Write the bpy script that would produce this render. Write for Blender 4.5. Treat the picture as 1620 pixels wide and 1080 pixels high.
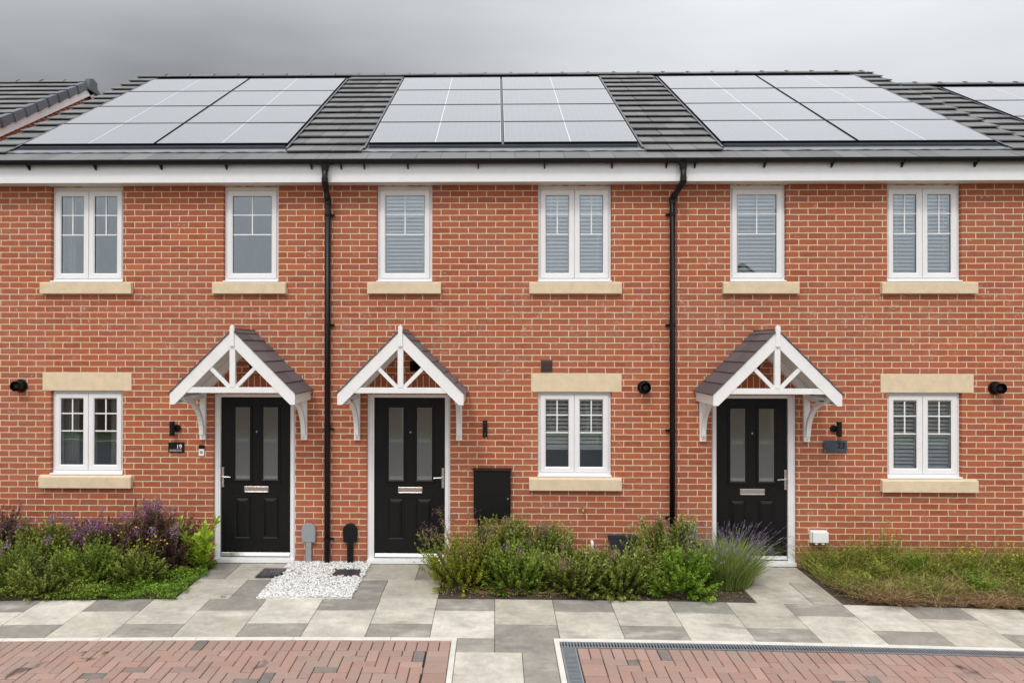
import bpy, math, random
import numpy as np
from mathutils import Matrix, Vector

C = bpy.context.scene.collection
for o in list(bpy.data.objects):
    bpy.data.objects.remove(o)

# ------------------------------------------------------------------ camera
H_CAM, D_CAM = 2.675, 9.0
yaw, pitch, roll = 0.01977658, 0.00477750, 0.00133923
r = Vector((math.cos(yaw), math.sin(yaw), 0)); f = Vector((-math.sin(yaw), math.cos(yaw), 0)); u = Vector((0, 0, 1))
f, u = f*math.cos(pitch)+u*math.sin(pitch), u*math.cos(pitch)-f*math.sin(pitch)
r, u = r*math.cos(roll)+u*math.sin(roll), u*math.cos(roll)-r*math.sin(roll)
cam_data = bpy.data.cameras.new('camera')
cam = bpy.data.objects.new('camera', cam_data); C.objects.link(cam)
mat = Matrix.Identity(4)
for i in range(3):
    mat[i][0] = r[i]; mat[i][1] = u[i]; mat[i][2] = -f[i]
mat[0][3], mat[1][3], mat[2][3] = 0.0, -D_CAM, H_CAM
cam.matrix_world = mat
cam_data.sensor_width = 36; cam_data.sensor_fit = 'HORIZONTAL'
cam_data.lens = 1153.9*36/1620
cam_data.shift_x = (810-762.21)/1620; cam_data.shift_y = (543.76-540)/1620
cam_data.clip_start = 0.05; cam_data.clip_end = 2000
bpy.context.scene.camera = cam

# ------------------------------------------------------------------ world: overcast daylight
SUN_EL, SUN_AZ = math.radians(52), math.radians(200)       # azimuth measured from +Y, clockwise
w = bpy.data.worlds.new("World"); bpy.context.scene.world = w; w.use_nodes = True
nt = w.node_tree; N = nt.nodes; L = nt.links
for n in list(N): N.remove(n)
def nd(t, **k):
    n = N.new(t)
    for a, b in k.items(): setattr(n, a, b)
    return n
def mth(op, a, b=None, c=None, clamp=False):
    n = nd('ShaderNodeMath', operation=op, use_clamp=clamp)
    for i, v in enumerate((a, b, c)):
        if v is None: continue
        if isinstance(v, (int, float)): n.inputs[i].default_value = v
        else: L.new(v, n.inputs[i])
    return n.outputs[0]
sky = nd('ShaderNodeTexSky', sky_type='NISHITA', sun_disc=False, sun_elevation=SUN_EL, sun_rotation=SUN_AZ)
tc = nd('ShaderNodeTexCoord'); sep = nd('ShaderNodeSeparateXYZ'); L.new(tc.outputs['Generated'], sep.inputs[0])
X, Y, Z = sep.outputs
el = mth('MAXIMUM', Z, 0.0)
base = mth('MULTIPLY_ADD', mth('POWER', el, 1.0), 1.30, 0.46)         # brighter towards the zenith
front = mth('MAXIMUM', Y, 0.0)
tt_ = nd('ShaderNodeMapRange', interpolation_type='SMOOTHERSTEP'); L.new(X, tt_.inputs[0]); tt_.inputs[1].default_value = -.24; tt_.inputs[2].default_value = .30; tt_.inputs[3].default_value = 0.; tt_.inputs[4].default_value = 1.
lowf = mth('POWER', mth('SUBTRACT', 1.0, el), 1.5)
lr = mth('MULTIPLY', mth('MULTIPLY', front, lowf), mth('MULTIPLY_ADD', tt_.outputs[0], 0.92, -1.12))   # dark cloud low on the left, brighter on the right
mp = nd('ShaderNodeMapping'); mp.inputs['Scale'].default_value = (2.2, 2.2, 8.0); mp.inputs['Location'].default_value = (3.1, 0.4, 1.2)
L.new(tc.outputs['Generated'], mp.inputs[0])
no = nd('ShaderNodeTexNoise'); no.inputs['Scale'].default_value = 1.6; no.inputs['Detail'].default_value = 4; no.inputs['Roughness'].default_value = 0.45
L.new(mp.outputs[0], no.inputs['Vector'])
nz = mth('MULTIPLY', mth('SUBTRACT', no.outputs[0], 0.5), 0.32)
back = mth('MULTIPLY', mth('MAXIMUM', mth('MULTIPLY', Y, -1.0), 0.0), 0.40)
val = mth('MAXIMUM', mth('ADD', mth('ADD', mth('ADD', base, lr), nz), back), 0.2)
tint = nd('ShaderNodeCombineXYZ')
L.new(mth('MULTIPLY', val, 9.75), tint.inputs[0]); L.new(mth('MULTIPLY', val, 9.95), tint.inputs[1]); L.new(mth('MULTIPLY', val, 10.25), tint.inputs[2])
mx = nd('ShaderNodeMix', data_type='RGBA'); mx.inputs[0].default_value = 0.93
L.new(sky.outputs[0], mx.inputs[6]); L.new(tint.outputs[0], mx.inputs[7])
bg = nd('ShaderNodeBackground'); bg.inputs[1].default_value = 0.1
L.new(mx.outputs[2], bg.inputs[0]); wo = nd('ShaderNodeOutputWorld'); L.new(bg.outputs[0], wo.inputs[0])

sd = bpy.data.lights.new('sun', 'SUN'); sd.energy = 1.3; sd.angle = math.radians(12); sd.color = (1.0, 0.965, 0.91)
sun = bpy.data.objects.new('sun', sd); C.objects.link(sun)
sdir = Vector((math.sin(SUN_AZ)*math.cos(SUN_EL), math.cos(SUN_AZ)*math.cos(SUN_EL), math.sin(SUN_EL)))
sun.rotation_euler = (-sdir).to_track_quat('-Z', 'Y').to_euler(); sun.location = sdir*30
sc = bpy.context.scene
sc.view_settings.view_transform = 'Standard'; sc.view_settings.look = 'None'; sc.view_settings.gamma = 1
sc.view_settings.exposure = 0.0; sc.view_settings.use_curve_mapping = False
sc.render.engine = 'CYCLES'
sc.cycles.transparent_max_bounces = 16

# ------------------------------------------------------------------ materials
class NT:
    def __init__(s, name):
        s.m = bpy.data.materials.new(name); s.m.use_nodes = True; s.t = s.m.node_tree; s.n = s.t.nodes; s.l = s.t.links
        s.bsdf = s.n['Principled BSDF']; s.out = s.n['Material Output']
    def node(s, t, ins=None, **k):
        n = s.n.new(t)
        for a, b in k.items(): setattr(n, a, b)
        for a, b in (ins or {}).items(): s.set(n.inputs[a], b)
        return n
    def set(s, sock, v):
        if isinstance(v, bpy.types.NodeSocket): s.l.new(v, sock)
        else: sock.default_value = v
    def math(s, op, a, b=None, c=None, clamp=False):
        n = s.n.new('ShaderNodeMath'); n.operation = op; n.use_clamp = clamp
        for i, v in enumerate((a, b, c)):
            if v is not None: s.set(n.inputs[i], v)
        return n.outputs[0]
    def mix(s, fac, a, b, blend='MIX'):
        n = s.n.new('ShaderNodeMix'); n.data_type = 'RGBA'; n.blend_type = blend
        s.set(n.inputs[0], fac); s.set(n.inputs[6], col(a)); s.set(n.inputs[7], col(b)); return n.outputs[2]
    def noise(s, scale, detail=3, rough=.5, vec=None, stretch=None):
        v = vec or s.pos()
        if stretch: v = s.node('ShaderNodeMapping', {0: v, 'Scale': stretch}).outputs[0]
        return s.node('ShaderNodeTexNoise', {'Vector': v, 'Scale': scale, 'Detail': detail, 'Roughness': rough}).outputs[0]
    def pos(s):
        if not hasattr(s, '_p'): s._p = s.n.new('ShaderNodeNewGeometry').outputs['Position']
        return s._p
    def ramp(s, fac, stops):
        n = s.n.new('ShaderNodeValToRGB'); s.set(n.inputs[0], fac); e = n.color_ramp.elements
        while len(e) < len(stops): e.new(.5)
        for i, (p, c) in enumerate(stops): e[i].position = p; e[i].color = col(c)
        return n.outputs[0]
    def rng(s, v, a, b, c=0., d=1.):
        return s.node('ShaderNodeMapRange', {0: v, 1: a, 2: b, 3: c, 4: d}).outputs[0]
    def attr(s, name):
        return s.node('ShaderNodeAttribute', attribute_name=name).outputs['Fac']
    def bump(s, h, strength=.3, dist=.003):
        n = s.node('ShaderNodeBump', {'Height': h, 'Strength': strength, 'Distance': dist}); s.l.new(n.outputs[0], s.bsdf.inputs['Normal'])
    def fin(s, color=None, rough=None, metal=None, spec=None):
        if color is not None: s.set(s.bsdf.inputs['Base Color'], col(color))
        if rough is not None: s.set(s.bsdf.inputs['Roughness'], rough)
        if metal is not None: s.set(s.bsdf.inputs['Metallic'], metal)
        if spec is not None: s.set(s.bsdf.inputs['Specular IOR Level'], spec)
        return s.m
def col(c):
    if isinstance(c, (tuple, list)) and len(c) == 3: return (*c, 1.0)
    return c

def brick_mat(name, vertical=False):
    t = NT(name)
    sp = t.node('ShaderNodeSeparateXYZ', {0: t.pos()})
    geo = t.n.new('ShaderNodeNewGeometry'); sn = t.node('ShaderNodeSeparateXYZ', {0: geo.outputs['True Normal']})
    side = t.math('GREATER_THAN', t.math('ABSOLUTE', sn.outputs[0]), .5)
    uu = t.math('ADD', t.math('MULTIPLY', sp.outputs[0], t.math('SUBTRACT', 1., side)), t.math('MULTIPLY', sp.outputs[1], side))
    # slight unevenness of laying
    wob = t.math('MULTIPLY', t.math('SUBTRACT', t.noise(9., 2), .5), .0085)
    wob2 = t.math('MULTIPLY', t.math('SUBTRACT', t.noise(9., 2, stretch=(1.3, 1, 2.4)), .5), .014)
    if vertical:
        cu = t.math('ADD', t.math('SUBTRACT', sp.outputs[2], 2.109), 0.); cv = t.math('ADD', sp.outputs[0], wob)
        vec = t.node('ShaderNodeCombineXYZ', {0: cu, 1: cv}).outputs[0]; off = 0.
    else:
        vec = t.node('ShaderNodeCombineXYZ', {0: t.math('ADD', t.math('ADD', uu, .0085), wob2), 1: t.math('ADD', t.math('SUBTRACT', sp.outputs[2], .03), wob)}).outputs[0]; off = .5
    b = t.node('ShaderNodeTexBrick', {'Vector': vec, 'Color1': (0, 0, 0, 1), 'Color2': (1, 1, 1, 1), 'Mortar': (.5, .5, .5, 1), 'Scale': 1., 'Mortar Size': .0057, 'Mortar Smooth': .12, 'Bias': 0., 'Brick Width': .225, 'Row Height': .075}, offset=off)
    rnd = b.outputs['Color']; fac = b.outputs['Fac']
    bc = t.ramp(rnd, [(0., (.31, .072, .034)), (.2, (.39, .096, .043)), (.5, (.455, .117, .050)), (.72, (.41, .108, .054)), (.86, (.33, .093, .066)), (1., (.52, .150, .058))])
    # streaks on the brick faces (drag-faced)
    st = t.noise(14., 4, .6, stretch=(1, 1, 4.5))
    bc = t.mix(t.rng(st, .35, .70, 0., .55), bc, (.46, .17, .10))
    dk = t.noise(34., 3, .6, stretch=(1, 1, 3))
    bc = t.mix(t.rng(dk, .50, .72, 0., .6), bc, (.19, .072, .036))
    # large-scale dull patches
    big = t.noise(.9, 3, .55)
    bc = t.mix(t.rng(big, .45, .66, 0., .42), bc, (.38, .145, .088))
    # lime bloom, mostly on the band between the storeys
    band = t.math('MULTIPLY', t.rng(sp.outputs[2], 2.2, 2.9), t.rng(sp.outputs[2], 3.7, 3.2))
    ef = t.noise(5., 6, .72); ef2 = t.noise(24., 4, .65, stretch=(1, 1, 2.2))
    thr = t.math('MULTIPLY', t.math('MULTIPLY', t.rng(ef, .50, .66), t.rng(ef2, .5, .66)), t.math('MULTIPLY_ADD', band, .72, .26))
    bc = t.mix(thr, bc, (.62, .50, .44))
    ef3 = t.math('MULTIPLY', t.rng(t.noise(3.7, 3, .6), .62, .68), t.rng(t.noise(40., 3, .7), .55, .62))
    bc = t.mix(t.math('MULTIPLY', ef3, .85), bc, (.70, .62, .56))
    mc = t.mix(t.rng(t.noise(6., 4, .6), .3, .7), (.66, .51, .32), (.83, .68, .47))
    mc = t.mix(t.rng(t.noise(60., 2), .5, .8, 0, .4), mc, (.50, .36, .23))
    run = t.math('MULTIPLY', t.math('MULTIPLY', t.rng(sp.outputs[2], 3.34, 3.30), t.rng(sp.outputs[2], 2.85, 3.30)), t.rng(t.noise(7., 4, .7, stretch=(2.2, 1, .25)), .55, .72, 0, .35))
    bc = t.mix(run, bc, (.22, .10, .075))
    # splash dirt near the ground
    low = t.math('MULTIPLY', t.rng(sp.outputs[2], .32, 0.05), t.rng(t.noise(4., 3), .3, .7, .25, .6))
    c = t.mix(fac, bc, mc); c = t.mix(low, c, (.27, .12, .09))
    h = t.math('ADD', t.math('MULTIPLY', t.math('SUBTRACT', 1., fac), 1.), t.math('MULTIPLY', t.noise(130., 4, .65), .35))
    t.bump(h, .7, .004)
    return t.fin(c, .9, spec=.25)

def plain(name, c, rough=.5, metal=0., var=.06, nscale=6., bump=0., bscale=200., spec=.5, dirt=None):
    t = NT(name)
    n = t.noise(nscale, 4, .6)
    cc = t.mix(t.rng(n, .25, .75), tuple(x*(1-var) for x in c), tuple(min(1, x*(1+var)) for x in c))
    if dirt:
        cc = t.mix(t.math('MULTIPLY', t.rng(t.noise(dirt[1], 5, .7), .5, .75), dirt[2]), cc, dirt[0])
    if bump: t.bump(t.noise(bscale, 4, .6), bump, .002)
    return t.fin(cc, t.rng(t.noise(nscale*3, 2), .2, .8, rough*.85, min(1, rough*1.15)), metal, spec)

MT = {}
MT['brick'] = brick_mat('red_brick'); MT['soldier'] = brick_mat('red_brick_upright', True)
MT['upvc'] = plain('white_upvc', (.86, .86, .86), .32, var=.02, dirt=((.55, .53, .49), 9., .12))
MT['timber'] = plain('white_painted_board', (.85, .85, .84), .42, var=.025, bump=.08, dirt=((.5, .49, .45), 7., .18))
MT['soffit'] = plain('soffit_board', (.70, .68, .65), .5, var=.03)
MT['stone'] = plain('cast_stone', (.74, .60, .41), .85, var=.10, nscale=9, bump=.7, bscale=160, spec=.3, dirt=((.56, .48, .36), 11., .3))
MT['blackplastic'] = plain('black_plastic', (.007, .007, .008), .38, var=.1, spec=.3)
MT['blackmatt'] = plain('matt_black_metal', (.007, .007, .007), .5, var=.1, spec=.25)
MT['greyplastic'] = plain('grey_plastic', (.30, .315, .335), .45, var=.05, dirt=((.2, .2, .2), 14, .2))
MT['steel'] = plain('brushed_steel', (.68, .66, .63), .28, 1., var=.05)
MT['darkvent'] = plain('dark_brown_plastic', (.045, .022, .018), .5, var=.1)
MT['darkgrey'] = plain('dark_grey_plastic', (.04, .04, .05), .4, var=.1)
MT['lead'] = plain('lead_flashing', (.20, .205, .22), .45, .25, var=.25, nscale=4)
MT['tray'] = plain('panel_tray', (.045, .05, .065), .3, .3, var=.2)
MT['plaster'] = plain('plaster', (.78, .76, .73), .9)
MT['blind'] = plain('blind_slat', (.94, .95, .94), .45, var=.02)
MT['curtain'] = plain('curtain_cloth', (.42, .41, .38), .95, var=.1)
MT['brass'] = plain('brass', (.55, .42, .2), .4, .8)
MT['edge'] = plain('concrete_edging', (.70, .68, .61), .85, var=.09, nscale=5, bump=.3, dirt=((.3, .29, .25), 6., .35))
MT['soil'] = plain('bed_soil', (.075, .052, .036), .95, var=.35, nscale=22, bump=1., bscale=60)
MT['bedding'] = plain('joint_sand', (.035, .03, .025), .95, var=.3, nscale=12)
MT['slabbed'] = plain('slab_bedding', (.24, .225, .18), .95, var=.2, nscale=12)
MT['galv'] = plain('galvanised_steel', (.42, .47, .52), .42, .7, var=.12, nscale=10)
MT['blackhole'] = plain('channel_shadow', (.02, .02, .02), .9)
MT['gravel'] = None
MT['asphalt'] = plain('asphalt', (.055, .055, .057), .85, var=.15, nscale=3, bump=.4)
MT['grass'] = plain('verge_grass', (.06, .10, .03), .9, var=.3, nscale=2)
MT['fencewood'] = plain('fence_board', (.20, .125, .07), .8, var=.2, nscale=3)
MT['kerb'] = plain('kerb_concrete', (.42, .41, .38), .85)
MT['roofred'] = plain('far_roof_tile', (.055, .052, .055), .7, var=.2)
MT['render'] = plain('cream_render', (.62, .58, .5), .9)
MT['straw'] = plain('dry_straw', (.42, .29, .13), .9, var=.3, nscale=30)

def tile_mat(name, c, bluish=0.):
    t = NT(name); a = t.attr('tint')
    c0 = tuple(x*.78 for x in c); c1 = tuple(x*1.22 for x in c)
    cc = t.mix(a, c0, c1)
    cc = t.mix(t.rng(t.noise(5., 5, .7), .45, .75, 0, .35), cc, tuple(x*1.35 for x in c))
    cc = t.mix(t.math('MULTIPLY', t.rng(t.noise(60., 3, .7), .62, .7), .4), cc, (.20, .20, .17))
    t.bump(t.noise(120., 4, .6), .35, .002)
    return t.fin(cc, .62, spec=.5)
MT['tile'] = tile_mat('roof_tile', (.143, .141, .140)); MT['canopytile'] = tile_mat('canopy_tile', (.115, .10, .108))
MT['slateverge'] = tile_mat('verge_cap', (.12, .132, .155))

def slab_mat():
    t = NT('paving_slab'); a = t.attr('tint')
    c = t.ramp(a, [(0., (.24, .233, .215)), (.35, (.31, .298, .268)), (.5, (.43, .405, .345)), (1., (.64, .62, .56))])
    c = t.mix(t.rng(t.noise(2.3, 5, .62), .42, .68, 0, .45), c, (.36, .345, .30))
    c = t.mix(t.rng(t.noise(1.7, 4, .6, stretch=(1, 2.4, 1)), .55, .72, 0, .4), c, (.77, .75, .70))
    c = t.mix(t.math('MULTIPLY', t.rng(t.noise(55., 3, .7), .6, .7), .3), c, (.25, .24, .21))
    v = t.math('ADD', t.math('ADD', t.math('MULTIPLY', t.noise(3.4, 6, .7), .55), t.math('MULTIPLY', t.noise(16., 4, .7), .28)), t.math('MULTIPLY', t.noise(120., 3, .7), .30))
    k = t.rng(v, .42, .72, .70, 1.22); kk = t.node('ShaderNodeCombineXYZ', {0: t.math('MULTIPLY', k, 1.05), 1: t.math('MULTIPLY', k, 1.02), 2: t.math('MULTIPLY', k, .985)}).outputs[0]; c = t.mix(1., c, kk, 'MULTIPLY')
    c = t.mix(t.math('MULTIPLY', t.rng(t.noise(1.9, 3, .55, stretch=(1, 3, 1)), .60, .70), .38), c, (.17, .165, .155))
    t.bump(t.noise(70., 5, .65), .6, .003)
    return t.fin(c, .8, spec=.35)
MT['slab'] = slab_mat()
def block_mat():
    t = NT('block_paver'); a = t.attr('tint')
    c = t.ramp(a, [(0., (.13, .128, .12)), (.035, (.20, .17, .155)), (.08, (.32, .205, .168)), (.5, (.39, .24, .192)), (.8, (.335, .23, .192)), (1., (.43, .275, .225))])
    c = t.mix(t.rng(t.noise(2.1, 5, .65), .42, .68, 0, .55), c, (.33, .265, .23))
    c = t.mix(t.math('MULTIPLY', t.rng(t.noise(90., 3, .7), .56, .68), .5), c, (.55, .40, .33))
    c = t.mix(t.math('MULTIPLY', t.rng(t.noise(3.3, 2, .5), .70, .76), .75), c, (.06, .05, .045))
    t.bump(t.noise(110., 4, .65), .6, .003)
    return t.fin(c, .85, spec=.3)
MT['block'] = block_mat()
def gravel_mat():
    t = NT('white_gravel'); a = t.attr('tint')
    return t.fin(t.ramp(a, [(0., (.38, .36, .32)), (.08, (.60, .585, .55)), (.5, (.80, .80, .78)), (1., (.90, .90, .89))]), .7)
MT['gravel'] = gravel_mat()

def solar_mat():
    t = NT('solar_glass'); uv = t.n.new('ShaderNodeUVMap').outputs[0]; s = t.node('ShaderNodeSeparateXYZ', {0: uv})
    def lines(v, n, wd):
        fr = t.math('FRACT', t.math('MULTIPLY', v, n)); d = t.math('ABSOLUTE', t.math('SUBTRACT', fr, .5))
        return t.math('GREATER_THAN', d, .5-wd)
    cell = t.math('MAXIMUM', lines(s.outputs[0], 20., .018), lines(s.outputs[1], 6., .012))
    bus = lines(s.outputs[0], 60., .03)
    mid = t.math('LESS_THAN', t.math('ABSOLUTE', t.math('SUBTRACT', s.outputs[0], .5)), .0028)
    edg = t.math('GREATER_THAN', t.math('ABSOLUTE', t.math('SUBTRACT', s.outputs[0], .5)), .4965)
    c = t.mix(t.math('MULTIPLY', bus, .35), (.018, .022, .04), (.20, .21, .23))
    c = t.mix(t.math('MULTIPLY', cell, .45), c, (.22, .23, .25)); c = t.mix(t.math('MAXIMUM', mid, edg), c, (.62, .62, .65))
    t.bsdf.inputs['IOR'].default_value = 1.55
    t.bsdf.inputs['Coat Weight'].default_value = 1.0; t.bsdf.inputs['Coat Roughness'].default_value = .09; t.bsdf.inputs['Coat IOR'].default_value = 1.8
    return t.fin(c, .30, spec=.8)
MT['solar'] = solar_mat()

def glass_mat(name, refl, tintc=(.99, 1., 1.)):
    t = NT(name)
    tr = t.node('ShaderNodeBsdfTransparent', {'Color': col(tintc)}); gl = t.node('ShaderNodeBsdfGlossy', {'Color': (.86, .94, 1., 1), 'Roughness': .0})
    fr = t.node('ShaderNodeFresnel', {'IOR': 1.5}).outputs[0]
    # nearly flat panes with a very slight waviness
    b = t.node('ShaderNodeBump', {'Height': t.noise(1.6, 1), 'Strength': .08, 'Distance': .02}); t.l.new(b.outputs[0], gl.inputs['Normal'])
    fac = t.math('MAXIMUM', fr, refl, clamp=True)
    m = t.node('ShaderNodeMixShader', {0: fac, 1: tr.outputs[0], 2: gl.outputs[0]}); t.l.new(m.outputs[0], t.out.inputs[0])
    return t.m
MT['glass'] = glass_mat('window_glass', .15)
def doorglass():
    t = NT('obscured_door_glass'); t.bump(t.noise(45., 2, .5), .05, .002)
    t.bsdf.inputs['Coat Weight'].default_value = 1.; t.bsdf.inputs['Coat Roughness'].default_value = .03; t.bsdf.inputs['Coat IOR'].default_value = 2.5
    return t.fin((.11, .11, .103), .3)
MT['doorglass'] = doorglass()
def doormat():
    t = NT('black_woodgrain_door')
    g = t.node('ShaderNodeTexWave', {'Vector': t.node('ShaderNodeMapping', {0: t.pos(), 'Scale': (9., 1., .8)}).outputs[0], 'Scale': 2.2, 'Distortion': 9., 'Detail': 3., 'Detail Scale': 1.4}, wave_type='BANDS', bands_direction='X').outputs['Fac']
    t.bump(g, .5, .0016)
    return t.fin((.006, .006, .0065), .36, spec=.3)
MT['door'] = doormat()

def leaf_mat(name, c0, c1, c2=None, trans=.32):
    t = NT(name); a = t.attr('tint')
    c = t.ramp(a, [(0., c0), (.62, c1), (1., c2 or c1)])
    t.fin(c, .5, spec=.28)
    tl = t.node('ShaderNodeBsdfTranslucent', {'Color': c})
    m = t.node('ShaderNodeMixShader', {0: trans, 1: t.bsdf.outputs[0], 2: tl.outputs[0]}); t.l.new(m.outputs[0], t.out.inputs[0])
    return t.m
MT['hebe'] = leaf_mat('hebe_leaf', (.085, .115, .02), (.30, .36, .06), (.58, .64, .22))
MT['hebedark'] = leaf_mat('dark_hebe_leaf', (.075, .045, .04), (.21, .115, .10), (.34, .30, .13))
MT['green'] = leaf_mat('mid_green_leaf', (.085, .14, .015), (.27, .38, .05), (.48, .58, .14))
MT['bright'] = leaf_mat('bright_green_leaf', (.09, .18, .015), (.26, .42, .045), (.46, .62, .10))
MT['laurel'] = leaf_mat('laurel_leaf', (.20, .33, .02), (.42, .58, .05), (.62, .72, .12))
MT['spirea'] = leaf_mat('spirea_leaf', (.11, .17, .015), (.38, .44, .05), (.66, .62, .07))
MT['lavleaf'] = leaf_mat('lavender_stem', (.08, .13, .03), (.28, .37, .08), (.46, .52, .22))
MT['lavflower'] = leaf_mat('lavender_flower', (.15, .10, .24), (.34, .24, .50), (.50, .40, .64))
MT['purple'] = leaf_mat('purple_blossom', (.20, .07, .20), (.42, .20, .40), (.66, .46, .62))
MT['mauve'] = leaf_mat('faded_blossom', (0.149, 0.081, 0.069), (0.333, 0.184, 0.172), (0.483, 0.322, 0.299))
MT['yellow'] = leaf_mat('yellow_petal', (.60, .42, .02), (.80, .62, .04))
MT['weed'] = leaf_mat('weed_leaf', (.09, .13, .02), (.32, .38, .06), (.52, .54, .12))
MT['grassblade'] = leaf_mat('grass_blade', (.09, .12, .02), (.32, .35, .06), (.54, .52, .16))
MT['drygrass'] = leaf_mat('dry_grass_blade', (.16, .09, .045), (.47, .32, .17), (.80, .62, .36))
MT['stem'] = plain('plant_stem', (.14, .12, .05), .8, var=.3)
MT['seedhead'] = leaf_mat('seed_head', (.35, .25, .13), (.58, .46, .28))

# ------------------------------------------------------------------ mesh helpers
class MB:
    def __init__(s): s.v = []; s.f = []; s.t = []; s.uv = {}
    def add(s, vs, fs, tint=.5):
        o = len(s.v); s.v += [tuple(p) for p in vs]
        for q in fs: s.f.append(tuple(i+o for i in q)); s.t.append(tint)
        return s
    def box(s, x0, x1, y0, y1, z0, z1, tint=.5):
        return s.add([(x0, y0, z0), (x1, y0, z0), (x1, y1, z0), (x0, y1, z0), (x0, y0, z1), (x1, y0, z1), (x1, y1, z1), (x0, y1, z1)],
                     [(0, 3, 2, 1), (4, 5, 6, 7), (0, 1, 5, 4), (1, 2, 6, 5), (2, 3, 7, 6), (3, 0, 4, 7)], tint)
    def quad(s, a, b, c, d, tint=.5, uv=None):
        s.add([a, b, c, d], [(0, 1, 2, 3)], tint)
        if uv: s.uv[len(s.f)-1] = uv
        return s
    def extrude(s, poly, d, tint=.5):           # poly: 3D points counter-clockwise seen against d
        n = len(poly); d = Vector(d); a = [Vector(p) for p in poly]; b = [p+d for p in a]
        return s.add(a+b, [tuple(range(n)), tuple(range(2*n-1, n-1, -1))]+[(i, i+n, (i+1) % n+n, (i+1) % n) for i in range(n)], tint)
    def tube(s, pts, rad, n=10, tint=.5, cap=True):
        pts = [Vector(p) for p in pts]; rs = rad if isinstance(rad, (list, tuple)) else [rad]*len(pts)
        vs = []; up = None
        for i, p in enumerate(pts):
            a = pts[max(i-1, 0)]; b = pts[min(i+1, len(pts)-1)]; t = (b-a).normalized()
            if up is None: up = t.orthogonal().normalized()
            e1 = (up-t*up.dot(t)).normalized(); up = e1; e2 = t.cross(e1)
            vs += [p+(e1*math.cos(2*math.pi*k/n)+e2*math.sin(2*math.pi*k/n))*rs[i] for k in range(n)]
        fs = [(i*n+k, i*n+(k+1) % n, (i+1)*n+(k+1) % n, (i+1)*n+k) for i in range(len(pts)-1) for k in range(n)]
        if cap: fs += [tuple(range(n-1, -1, -1)), tuple(range((len(pts)-1)*n, len(pts)*n))]
        return s.add(vs, fs, tint)
    def ring(s, x0, x1, z0, z1, w, yf, yb, ch=.010, dy=.010, tint=.5):   # moulded rectangular frame facing -Y
        L = []
        for ins, y in ((0, yb), (0, yf+.003), (.003, yf), (w-ch, yf), (w, yf+dy), (w, yb)):
            L += [(x0+ins, y, z0+ins), (x1-ins, y, z0+ins), (x1-ins, y, z1-ins), (x0+ins, y, z1-ins)]
        fs = [(k*4+i, k*4+(i+1) % 4, (k+1)*4+(i+1) % 4, (k+1)*4+i) for k in range(5) for i in range(4)]
        return s.add(L, fs, tint)
    def build(s, name, m, parent=None, smooth=False, bevel=0.):
        me = bpy.data.meshes.new(name); me.from_pydata(s.v, [], s.f)
        at = me.attributes.new('tint', 'FLOAT', 'FACE'); at.data.foreach_set('value', s.t)
        if s.uv:
            ul = me.uv_layers.new(name='UVMap')
            for fi, uvs in s.uv.items():
                p = me.polygons[fi]
                for k, li in enumerate(p.loop_indices): ul.data[li].uv = uvs[k]
        me.materials.append(MT[m] if isinstance(m, str) else m)
        if smooth: me.polygons.foreach_set('use_smooth', [True]*len(me.polygons))
        me.update()
        o = bpy.data.objects.new(name, me); C.objects.link(o)
        if bevel:
            b = o.modifiers.new('bevel', 'BEVEL'); b.width = bevel; b.segments = 2; b.limit_method = 'ANGLE'; b.angle_limit = math.radians(40)
        return attach(o, parent)
def attach(o, parent):
    if parent is not None:
        o.parent = parent; o.matrix_parent_inverse = Matrix.Translation(-ORG.get(parent.name, Vector((0, 0, 0))))
    return o
ORG = {}
def tag(o, label=None, cat=None, group=None, kind=None):
    for k, v in (('label', label), ('category', cat), ('group', group), ('kind', kind)):
        if v: o[k] = v
    return o
def empty(name, loc, label, cat, group=None):
    o = bpy.data.objects.new(name, None); C.objects.link(o); o.location = loc; o.empty_display_size = .1
    ORG[o.name] = Vector(loc); return tag(o, label, cat, group)
def copy_thing(root, loc, label, rotz=0.):
    """a thing built about its own origin, copied with its parts"""
    c = root.copy(); C.objects.link(c); c.location = loc; c.rotation_euler = (0, 0, rotz); c['label'] = label
    for ch in list(root.children):
        d = ch.copy(); C.objects.link(d); d.parent = c
        for g in list(ch.children):
            e = g.copy(); C.objects.link(e); e.parent = d
    return c
def text_mesh(name, s, size, loc, m, parent, depth=.0015, bold=0., align='CENTER'):
    cu = bpy.data.curves.new('t', 'FONT'); cu.body = s; cu.size = size; cu.extrude = depth; cu.offset = bold; cu.align_x = align
    o = bpy.data.objects.new('t', cu); C.objects.link(o)
    dg = bpy.context.evaluated_depsgraph_get(); dg.update()
    me = bpy.data.meshes.new_from_object(o.evaluated_get(dg)); bpy.data.objects.remove(o)
    R = Matrix.Translation(loc) @ Matrix.Rotation(math.pi/2, 4, 'X'); me.transform(R)
    me.materials.clear(); me.materials.append(MT[m])
    q = bpy.data.objects.new(name, me); C.objects.link(q); return attach(q, parent)

def gz(x, y):       # fall of the ground away from the house and to the sides
    d = max(0., -y-1.22); k = min(1., max(0., -y/1.22))
    return -.04*min(d, 3.2)-.0022*min(abs(x), 8.)**2*k
rnd = random.Random(7)

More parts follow.
